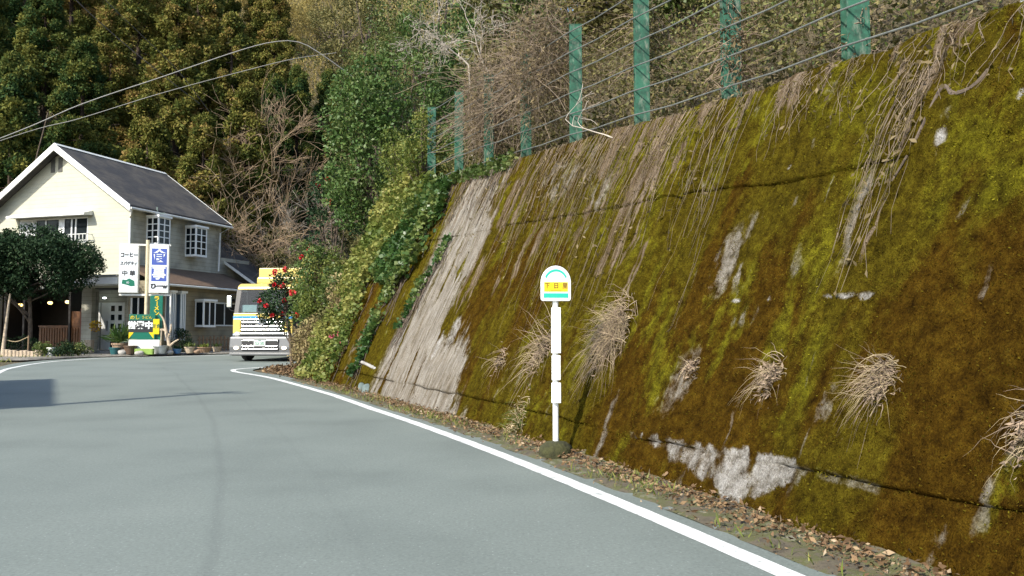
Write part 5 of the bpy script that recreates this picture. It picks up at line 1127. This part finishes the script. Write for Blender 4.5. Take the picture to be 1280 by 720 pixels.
# pots, tubs and odds and ends along the forecourt edge
def pot(name, label, px, Y, r, h, mat, cat='pot', plant=None, lip=True, grp=None):
    o = empty(name, fz(px, Y)); tag(o, label, cat, grp)
    MB().lathe([(r * .72, 0), (r * .98, h * .85), (r * 1.08, h * .86), (r * 1.08, h), (r * .92, h), (r * .86, h * .9), (0.01, h * .88)], 18).build('vessel', mat, o, smooth=False)
    if plant:
        mt, n, hh, lf, ratio, droop = plant; C = np.zeros((n, 3)); C[:, :2] = rng.normal(0, r * .35, (n, 2)); C[:, 2] = h * .9 + rng.random(n) * hh * .5
        V, F, T = leaves(C, np.stack([rng.normal(0, .7, n), rng.normal(0, .7, n), rng.uniform(.1, 1.3, n)], 1), lf * rng.uniform(.6, 1.2, n), ratio, rng.random(n))
        link('plant', np_mesh('plant', V, F, fattr=dict(tint=T)), mt, o)
    return o
pot('wash_tub', 'galvanised round wash tub standing right of the ramen sign', 202, 34.75, 0.30, 0.36, M['steel'], 'tub')
pot('palm_pot', 'brown planter with a leafy palm beside the white door', 151, 34.9, 0.32, 0.48, M['terracotta'], 'planter', (M['ivy'], 110, 0.5, 0.75, 0.14, 0))
pot('teal_pot', 'small dark teal pot in front of the palm planter', 145, 34.5, 0.22, 0.30, plain('teal_glaze', (0.02, 0.10, 0.11), 0.4), 'pot')
pot('brown_pot', 'round brown glazed pot beside the open board', 164, 34.4, 0.26, 0.38, plain('brown_glaze', (0.09, 0.055, 0.035), 0.4), 'pot')
pot('white_bucket', 'white bucket under the dark garden tree', 66, 33.2, 0.17, 0.36, M['white'], 'bucket')
pot('clay_pot', 'pale clay pot left of the low picket fence', 238, 35.6, 0.22, 0.28, M['palewood'], 'pot', (M['midgreen'], 60, 0.2, 0.18, 0.4, 0))
pot('clay_pot', 'wide dark pot beside the pale clay pot', 256, 36.4, 0.30, 0.25, M['terracotta'], 'pot', (M['yellowgreen'], 90, 0.15, 0.16, 0.4, 0))
pot('clay_pot', 'small pot at the foot of the picket fence near the truck', 272, 37.4, 0.2, 0.24, M['palewood'], 'pot', (M['midgreen'], 50, 0.2, 0.15, 0.4, 0))
pot('blue_pot', 'small blue pot right of the wash tub', 222.5, 35.3, 0.19, 0.2, plain('blue_glaze', (0.06, 0.16, 0.32), 0.3), 'pot', (M['darkleaf'], 50, 0.15, 0.15, 0.5, 0))
o = MB().box(-0.62, -0.04, 0, 0.62, 0.04, 0.62).build('white_board', M['offwhite'], None, 0.01, loc=fz(181, 34.6), rz=R(14)); o.rotation_euler.x = R(-8); tag(o, 'plain white board leaning below the open board', 'board')
o = MB().box(-0.36, -0.16, 0, 0.36, 0.16, 0.05).box(-0.36, -0.16, 0.05, -0.33, 0.16, 0.24).box(0.33, -0.16, 0.05, 0.36, 0.16, 0.24).box(-0.33, -0.16, 0.05, 0.33, -0.13, 0.24).box(-.33, .13, .05, .33, .16, .24).build('green_crate', plain('lime_plastic', (0.22, 0.34, 0.06), 0.5), None, 0.01, loc=fz(182, 34.15) , rz=R(10)); tag(o, 'lime green planter box in front of the white board', 'planter')
def rock(label, px, Y, s, mat, sq=0.65, grp='stones along the forecourt'):
    bm = bmesh.new(); bmesh.ops.create_icosphere(bm, subdivisions=3, radius=s); k = rng.random() * 50
    for v in bm.verts: v.co *= 1 + .4 * (fbm(np.array([v.co.x / s * 1.3 + k]), np.array([v.co.y / s * 1.3 + v.co.z / s]), 7, 3)[0] - .5); v.co.z *= sq
    me = bpy.data.meshes.new('rock'); bm.to_mesh(me); bm.free(); q = fz(px, Y); q[2] += s * sq * .6; return tag(link('stone', me, mat, None, True, q, rng.random() * 6), label, 'stone', grp)
rock('rounded pale stone between teal pot and brown pot', 155, 34.3, 0.20, M['stone']); rock('flat stone in front of the lime planter box', 176, 33.95, 0.20, M['stone'], .5)
rock('stone beside the wide dark pot', 247, 35.7, 0.17, M['terracotta']); rock('stone at the foot of the driftwood', 214, 34.9, 0.15, M['stone'])
# driftwood stump
q = fz(211, 35.0); dr = empty('driftwood', q); tag(dr, 'pale forked driftwood stump standing right of the wash tub', 'driftwood')
MB().tube([(0.1, 0, -.05), (0.05, 0, .4), (-.08, 0, .9), (-.22, 0.05, 1.45), (-.42, .05, 1.75)], [.12, .09, .08, .05, .03], 8, 14).build('trunk', M['palewood'], dr, smooth=True)
for p_ in ([(-.02, 0, .7), (.12, -.05, 1.0), (.15, -.05, 1.3)], [(.06, 0, .3), (.3, -.1, .5), (.5, -.1, .62)], [(-.1, 0, 1.0), (-.3, 0, 1.05), (-.5, .02, .95)]): MB().tube(p_, [.06, .03], 7, 8).build('branch', M['palewood'], dr, smooth=True)
# sticks in the tub
tag(MB().tube([fz(202, 34.75) + [0, 0, .3], fz(202, 34.75) + [.02, 0, 1.1]], .025, 6).build('stick', M['palewood'], smooth=True), 'single stick standing upright in the wash tub', 'stick')
# low picket fence right, log edging left, stakes with rope
q = fz(276, 39.6); pk = empty('picket_fence', q, R(62)); tag(pk, 'low dark picket fence in front of the ground-floor window by the truck', 'fence')
m = MB()
for k in range(12): m.box(-1.3 + k * .22, -.02, 0, -1.22 + k * .22, .02, .72 + .05 * math.sin(k * 2.1))
m.build('pickets', M['wood'], pk); MB().box(-1.35, .02, .15, 1.3, .05, .22).box(-1.35, .02, .52, 1.3, .05, .59).build('rails', M['wood'], pk)
for k in range(11):
    px = 7 + k * 4.6; rr = .085 + .02 * rng.random(); h = .2 + .1 * rng.random()
    tag(MB().lathe([(rr, -.05), (rr, h - .01), (rr * .9, h), (.01, h + .005)], 10).build('log_edging', M['palewood'], None, smooth=False, loc=fz(px, 33.0)), 'short pale log standing in the edging row under the garden tree', 'log', 'upright edging logs under the garden tree')
tag(MB().tube([fz(5, 33.3) - [0, 0, .1], fz(8, 33.4) + [0, 0, 1.2], fz(12, 33.6) + [0, 0, 2.6]], [.09, .06, .04], 8, 10).build('leaning_post', M['palewood'], smooth=True), 'leaning pale wooden post under the left side of the garden tree', 'post')
tag(MB().tube([fz(37, 33.5), fz(37, 33.5) + [0, 0, .85]], .035, 8).build('rope_post', M['wood'], smooth=True), 'short thin rope post under the garden tree', 'post')
tag(MB().tube([fz(7, 33.4) + [0, 0, .68], fz(22, 33.45) + [0, 0, .6], fz(37, 33.5) + [0, 0, .8]], .018, 6, 12).build('rope', M['straw'], smooth=True), 'slack pale rope strung under the garden tree', 'rope')
for px, Y, lab, rx, hh, mt in [(82, 33.3, 'low dark ground shrub in front of the orange timber panel', .55, .5, 'darkleaf'), (98, 33.6, 'low shrub at the foot of the cream pillar', .5, .42, 'midgreen'), (56, 33.2, 'small leafy shrub between logs and white bucket', .35, .5, 'midgreen'), (20, 34.2, 'dark shrub behind the log edging', .9, .8, 'darkleaf'), (228, 37.6, 'dark shrub against the tan ground-floor wall', .45, 1.0, 'darkleaf')]:
    leafy('garden_shrub', lab, 'shrub', fz(px, Y), hh, rx, rx * .8, M[mt], 22, 60, .08, 'garden shrubs before the house', .2, .0, trunk=False)
q = fz(120, 37.3); q[2] = 1.62; hb = empty('flower_basket', q); tag(hb, 'yellow flower basket hanging left of the white door', 'flower basket')
V, F, T = join([blob((0, 0, .0), .22, 160, .1, .7, .3, .8)]); link('flowers', np_mesh('flowers', V, F, fattr=dict(tint=T)), leafmat('yellow_flowers', [(0, (.12, .12, .02)), (.6, (.45, .28, .02)), (1, (.6, .4, .03))], .2), hb)
MB().lathe([(.04, -.28), (.15, -.2), (.19, -.05)], 12).build('basket', M['wood'], hb); MB().tube([(0, 0, -.05), (0, 0, 1.6)], .008, 5).build('chain', M['black'], hb)
q = fz(113, 37.0); o = MB().box(-.18, -.1, 0, .18, .1, .62).build('umbrella_stand', M['palewood'], None, .01, loc=q, rz=HA); tag(o, 'pale box stand at the foot of the cream pillar by the door', 'stand')

# ------------------------------------------------------------------ truck
TP = np.array([-9.42, 30.25, 0.235]); TR = R(-6)
def tl(x, y, z): return TP + np.array([x * math.cos(TR) - y * math.sin(TR), x * math.sin(TR) + y * math.cos(TR), z])
tk = empty('truck', TP, TR); tag(tk, 'oncoming yellow and silver box truck with chrome grille rounding the bend', 'truck')
def rbox(name, mat, x0, y0, z0, x1, y1, z1, bv=.04, par=None): return MB().box(x0, y0, z0, x1, y1, z1).build(name, mat, par or tk, bevel=bv)
# cab shell: profile in y-z extruded across, open at the windscreen
m = MB(); prof_side = [(0.10, 0.95), (0.06, 1.80), (0.28, 2.72), (0.42, 2.94), (0.75, 3.0), (2.0, 3.0), (2.0, 0.7), (0.10, 0.7)]
cab = MB()
for x in (-1.16, 1.10):                                              # side walls
    cab.poly([(x, y, z) for y, z in [(0.10, 0.70), (0.06, 1.80), (2.0, 1.80), (2.0, 0.70)]], (.06, 0, 0))
    cab.poly([(x, y, z) for y, z in [(0.06, 1.803), (0.28, 2.72), (0.40, 2.72), (0.22, 1.803)]], (.06, 0, 0))
    cab.poly([(x, y, z) for y, z in [(1.1, 1.803), (1.1, 2.72), (2.0, 2.72), (2.0, 1.803)]], (.06, 0, 0))
cab.poly([(-1.16, 0.06, 1.82), (-1.16, 0.16, 1.82), (-1.16, 0.16, 0.72), (-1.16, 0.1, 0.72)], (2.32, 0, 0))
cab.box(-1.155, 1.94, 0.71, 1.155, 2.0, 2.715)
for sx in (-1, 1): cab.poly([(sx * 1.158, .07, 1.83), (sx * 1.0, .07, 1.83), (sx * .98, .28, 2.715), (sx * 1.158, .28, 2.715)], (0, .03, 0))
cb = cab.build('cab', M['black'], tk)
m = MB(); m.poly([(-1.16, y, z) for y, z in [(0.27, 2.722), (0.33, 2.88), (0.50, 2.97), (0.9, 3.0), (2.0, 3.0), (2.0, 2.722)]], (2.32, 0, 0)); m.build('cab_roof', M['tyellow'], tk, bevel=.05)
MB().poly([(-1.10, 0.075, 1.83), (1.10, 0.075, 1.83), (1.06, 0.285, 2.715), (-1.06, 0.285, 2.715)], (0, .012, 0)).build('windscreen', M['wind'], tk)
for x in (-1.125, 1.125): MB().poly([(x, .25, 1.83), (x, 1.08, 1.83), (x, 1.08, 2.7), (x, .42, 2.7)], (.01, 0, 0)).build('side_window', M['wind'], tk)
MB().box(-1.08, 0.17, 1.55, 1.08, 0.62, 1.84).build('dashboard', M['black'], tk, bevel=.03)
MB().box(-1.05, 1.2, 1.0, 1.05, 1.35, 2.5).build('seat_back', M['black'], tk, bevel=.04); MB().box(-1.05, .75, 1.0, 1.05, 1.2, 1.55).build('seat', M['black'], tk, bevel=.04)
o = MB().box(-0.30, -0.002, 0, 0.30, 0.004, 0.30).build('paper_sheet', M['sign_white'], None, loc=tl(-0.66, 0.24, 1.852)); o.rotation_euler = (R(-8), 0, TR); tag(o, 'white sheet standing on the truck dashboard behind the windscreen', 'sheet')
# front face
rbox('front_panel', M['tyellow'], -1.16, 0.0, 1.62, 1.16, 0.09, 1.83, .02)
rbox('blue_stripe', M['tblue'], -1.165, -0.012, 1.62, -0.2, 0.0, 1.72, 0.004); rbox('blue_stripe', M['tblue'], 0.75, -0.012, 1.62, 1.165, 0.0, 1.72, 0.004)
rbox('corner_panel', M['tyellow'], -1.17, -0.01, 1.06, -0.86, 0.1, 1.618, .02); rbox('corner_panel', M['tyellow'], 0.86, -0.01, 1.06, 1.17, 0.1, 1.618, .02)
rbox('grille_back', M['black'], -0.855, 0.02, 0.98, 0.855, 0.1, 1.615, .005)
for z in (1.00, 1.14, 1.28, 1.43): rbox('grille_bar', M['chrome'], -0.85 + (z - 1) * .1, -0.06, z, 0.85 - (z - 1) * .1, 0.04, z + .085, .02)
rbox('grille_bar', M['chrome'], -0.84, -0.07, 1.545, 0.84, 0.03, 1.618, .02)
em = MB(); a_ = [(0.15 * math.cos(t), -0.095, 1.50 + .10 * math.sin(t)) for t in np.linspace(0, 2 * math.pi, 29)]; em.tube(a_, .016, 6, cap=False); em.box(-.075, -.105, 1.44, -.045, -.085, 1.56).box(.045, -.105, 1.44, .075, -.085, 1.56).box(-.045, -.103, 1.487, .045, -.087, 1.513); em.build('emblem', M['chrome'], tk)
rbox('wiper', M['black'], -0.75, 0.03, 1.845, -0.05, 0.06, 1.87, .004); rbox('wiper', M['black'], 0.1, 0.03, 1.845, 0.8, 0.06, 1.87, .004)
m = MB(); m.poly([(-1.22, y, z) for y, z in [(-0.16, 0.30), (-0.20, 0.55), (-0.16, 0.93), (0.0, 0.965), (0.5, 0.965), (0.5, 0.22), (-0.02, 0.22)]], (2.44, 0, 0)); bmp = m.build('bumper', M['silver'], tk, bevel=.05)
MB().box(-0.72, -0.215, 0.42, 0.72, -0.14, 0.84).build('lower_grille', M['black'], bmp, bevel=.01)
for z in (0.45, 0.56, 0.76): MB().box(-0.70, -0.235, z, 0.70, -0.2, z + .05).build('grille_bar', M['chrome'], bmp, bevel=.01)
MB().box(-1.2, -0.21, 0.24, 1.2, -0.15, 0.34).build('bumper_lip', M['silver'], bmp, bevel=.02)
np_ = MB().box(-0.22, -0.252, 0.60, 0.22, -0.237, 0.82).build('number_plate', plain('plate_white', (.72, .78, .74), .4, var=.05), tk); text('53-50', 0.15, M['green_ink'], np_, (0, -.257, .685), bold=.003, sx=1.0); text('静岡', .055, M['green_ink'], np_, (0, -.257, .785))
lens = lamp_mat('headlamp_on', (1, .95, .82), 2.2); fog = lamp_mat('fog_lamp_on', (1, .75, .4), 1.6)
for s in (-1, 1):
    h_ = MB().poly([(s * .86, -.02, .985), (s * 1.19, .02, .985), (s * 1.2, .06, 1.05), (s * 1.12, .0, 1.16), (s * .86, -.05, 1.10)], (0, .1, 0)).build('headlight', M['chrome'], tk, bevel=.015)
    MB().box(s * 1.0 - .08, -.045, 1.01, s * 1.0 + .08, .0, 1.075).build('headlight_lens', lens, h_, bevel=.01)
    MB().lathe([(.001, -.02), (.10, -.015), (.10, .02)], 14, (0, 0, 0), 1.0, .6).build('fog_lamp', fog, tk, loc=(s * .93, -.20, .52)).rotation_euler = (R(90), 0, 0)
    r_ = MB().tube([(s * 1.16, .35, 2.55), (s * 1.36, .15, 2.5), (s * 1.38, .12, 2.0), (s * 1.16, .2, 1.9)], .018, 6, 14).build('mirror_arm', M['black'], tk); MB().box(s * 1.38 - .1, .07, 2.05, s * 1.38 + .1, .16, 2.5).build('mirror', M['chrome'] if s < 0 else M['black'], r_, bevel=.03)
    for y, nm in ((1.0, 'wheel'), (6.4, 'wheel')):
        w_ = MB().lathe([(.3, -.13), (.44, -.13), (.48, -.08), (.48, .08), (.44, .13), (.3, .13)], 26).build('wheel', M['rubber'], tk, loc=(s * 1.0, y, .48)); w_.rotation_euler = (0, R(90), 0); MB().lathe([(.04, -.1), (.3, -.06), (.3, .06), (.04, .1)], 20).build('rim', M['steel'], w_)
rbox('chassis', M['black'], -.55, .6, .45, .55, 8.0, .75, .02); rbox('engine_cover', M['black'], -1.1, .5, .5, 1.1, 1.9, .7, .02)
cg = rbox('cargo_box', M['tyellow'], -1.14, 2.2, .85, 1.14, 8.2, 3.72, .03); rbox('wind_deflector', M['tyellow'], -0.85, 1.3, 3.0, .85, 2.1, 3.30, .08)
for x in (-1.143, 1.143): MB().box(x - .01, 2.2, .85, x + .01, 8.2, .95).build('cargo_trim', M['silver'], cg)
# driver: one continuous skinned body, clothing colour by material on the torso
def person(label, base, rz):
    me = bpy.data.meshes.new('person'); J = {'pel': (0, 0, 0), 'sp': (0, -.03, .25), 'ch': (0, -.02, .45), 'nk': (0, -.04, .58), 'hd': (0, -.07, .68), 'ht': (0, -.06, .80),
         'sl': (-.2, -.03, .50), 'el': (-.27, -.22, .28), 'wl': (-.17, -.45, .36), 'hl': (-.15, -.52, .40), 'sr': (.2, -.03, .50), 'er': (.27, -.22, .28), 'wr': (.17, -.45, .36), 'hr': (.15, -.52, .40),
         'kl': (-.11, -.42, .04), 'al': (-.11, -.48, -.36), 'fl': (-.11, -.62, -.40), 'kr': (.11, -.42, .04), 'ar': (.11, -.48, -.36), 'fr': (.11, -.62, -.40)}
    k = list(J); E_ = [('pel', 'sp'), ('sp', 'ch'), ('ch', 'nk'), ('nk', 'hd'), ('hd', 'ht'), ('ch', 'sl'), ('sl', 'el'), ('el', 'wl'), ('wl', 'hl'), ('ch', 'sr'), ('sr', 'er'), ('er', 'wr'), ('wr', 'hr'), ('pel', 'kl'), ('kl', 'al'), ('al', 'fl'), ('pel', 'kr'), ('kr', 'ar'), ('ar', 'fr')]
    rad = dict(pel=.15, sp=.14, ch=.15, nk=.055, hd=.095, ht=.085, sl=.07, el=.048, wl=.035, hl=.04, sr=.07, er=.048, wr=.035, hr=.04, kl=.075, al=.045, fl=.04, kr=.075, ar=.045, fr=.04)
    me.from_pydata([J[a] for a in k], [(k.index(a), k.index(b)) for a, b in E_], []); o = bpy.data.objects.new('person', me); COL.objects.link(o)
    o.modifiers.new('s', 'SKIN'); o.modifiers.new('u', 'SUBSURF').levels = 1
    for i, a in enumerate(k): me.skin_vertices[0].data[i].radius = (rad[a], rad[a]); me.skin_vertices[0].data[i].use_root = (i == 0)
    dg = bpy.context.evaluated_depsgraph_get(); me2 = bpy.data.meshes.new_from_object(o.evaluated_get(dg)); bpy.data.objects.remove(o)
    me2.materials.clear(); o = link('person', me2, [M['skin'], M['shirt']], None, True, base, rz)
    for p in me2.polygons:
        c = p.center; p.material_index = 1 if (c.z < .56 and not (c.y < -.42 and c.z > .25)) else 0
    MB().lathe([(.10, .72), (.105, .77), (.08, .84), (.03, .865)], 14, (0, -.045, 0)).build('hair', M['hair'], o, smooth=True)
    MB().tube([(0, -.165, .735), (0, -.19, .70), (0, -.165, .69)], [.012, .018, .012], 6).build('nose', M['skin'], o, smooth=True)
    return tag(o, label, 'person')
person('person in a grey shirt at the steering wheel of the truck', tl(0.44, 1.0, 1.62), TR)
MB().tube([(0.44 + .2 * math.cos(t), .52 + .07 * math.sin(t), 1.95 + .19 * math.sin(t)) for t in np.linspace(0, 2 * math.pi, 25)], .018, 6, cap=False).build('steering_wheel', M['black'], tk)

# ------------------------------------------------------------------ overhead wires and off-picture things
def cable(label, pts, r, mat, k=60): return tag(MB().tube(pts, r, 6, k).build('overhead_cable', mat, smooth=True), label, 'cable', 'overhead cables')
M['cablegrey'] = plain('grey_cable_sheath', (0.26, 0.26, 0.25), 0.5, var=0.1)
cable('thick pale overhead cable sweeping up to a peak above the bare trees, upper of two', [pt(-420, 330, 22), pt(0, 173, 26), pt(100, 131, 26.6), pt(200, 97, 27), pt(300, 63, 27.4), pt(345, 52, 27.6), pt(375, 53, 27.8), pt(402, 68, 28), pt(440, 95, 28.5)], 0.015, M['cablegrey'])
cable('thinner pale overhead cable just below the thick one', [pt(-420, 325, 22), pt(0, 176, 26), pt(100, 148, 26.6), pt(200, 117, 27), pt(300, 90, 27.4), pt(365, 74, 27.7), pt(420, 66, 28.3)], 0.010, M['cablegrey'])
cable('thin black overhead wire crossing the cedars, left one', [pt(60, -40, 43), pt(95, 0, 43), pt(150, 50, 44), pt(215, 103, 45), pt(250, 130, 46)], 0.022, M['black'])
cable('thin black overhead wire crossing the cedars, right one', [pt(100, -40, 43), pt(132, 0, 43), pt(175, 42, 44), pt(222, 88, 45), pt(262, 140, 46)], 0.016, M['black'])
for x, y, hh, lab in [(-27.6, 33.8, 8.6, 'round unseen evergreen added left of the house to shade its ground floor'), (-25.2, 32.4, 8.3, 'broad unseen evergreen nearest the road, added to shade the ground floor of the house')]:  # unseen trees added to keep the sun off the ground floor
    leafy('shade_tree', lab, 'tree', (x, y, 0.2), hh, 2.5, 2.3, M['glossy'], 90, 150, .18, 'unseen evergreens added to shade the ground floor', .7, .15)
# roadside shed and utility pole outside the picture that shade the left lane
sh = empty('roadside_shed', (-14.2, 13.7, 0.0), math.atan2(6.3, -3.5)); tag(sh, 'grey roadside shed with metal roof left of the road', 'shed')
m = MB(); m.box(-3.6, -.0, 0, 3.6, 4.2, 3.5); m.build('wall', M['tan'], sh); MB().poly([(-3.9, -.6, 4.05), (-3.9, -.6, 4.18), (-3.9, 4.6, 3.5), (-3.9, 4.6, 3.38)], (7.8, 0, 0)).build('roof', M['brownroof'], sh)
MB().box(-1, -.05, 0, 1, -.002, 2.2).build('door', M['wood'], sh)
up = empty('utility_pole', (-12.1, 10.6, 0.0)); tag(up, 'grey concrete utility pole beside the roadside shed', 'utility pole'); MB().tube([(0, 0, -.3), (0, 0, 7.2)], [.15, .11], 12, 4).build('pole', M['concrete'], up, smooth=True); MB().box(-.7, -.04, 6.8, .7, .04, 6.9).build('crossarm', M['steel'], up)

# ------------------------------------------------------------------ light, sky, camera
EL = R(38); SD = np.array([0.66, 0.75, 0]); SD /= np.linalg.norm(SD)
sun = bpy.data.lights.new('Sun', 'SUN'); sun.energy = 3.0; sun.angle = R(1.4); sun.color = (1.0, 0.93, 0.80)
so = bpy.data.objects.new('Sun', sun); COL.objects.link(so)
dirv = Vector((SD[0] * math.cos(EL), SD[1] * math.cos(EL), -math.sin(EL))); so.rotation_euler = dirv.to_track_quat('-Z', 'Y').to_euler(); so.location = (-20, -20, 30)
w = bpy.data.worlds.new('World'); SC.world = w; w.use_nodes = True; nt = w.node_tree
sky = nt.nodes.new('ShaderNodeTexSky'); sky.sky_type = 'NISHITA'; sky.sun_disc = False; sky.sun_elevation = EL; sky.sun_rotation = math.atan2(-SD[0], -SD[1])
nt.links.new(sky.outputs[0], nt.nodes['Background'].inputs[0]); nt.nodes['Background'].inputs[1].default_value = 0.12
cam = bpy.data.cameras.new('Camera'); cam.sensor_width = 36; cam.lens = 36 * 1000 / 1280; cam.clip_end = 600; cam.clip_start = 0.05
co = bpy.data.objects.new('Camera', cam); COL.objects.link(co); co.location = (0, 0, EYE); co.rotation_euler = (R(90) + PITCH, 0, 0); SC.camera = co
vs = SC.view_settings; vs.view_transform = 'Standard'; vs.look = 'None'; vs.gamma = 1; vs.exposure = 1.45; vs.use_curve_mapping = False
SC.cycles.max_bounces = 6; SC.cycles.transparent_max_bounces = 8; SC.cycles.use_denoising = True
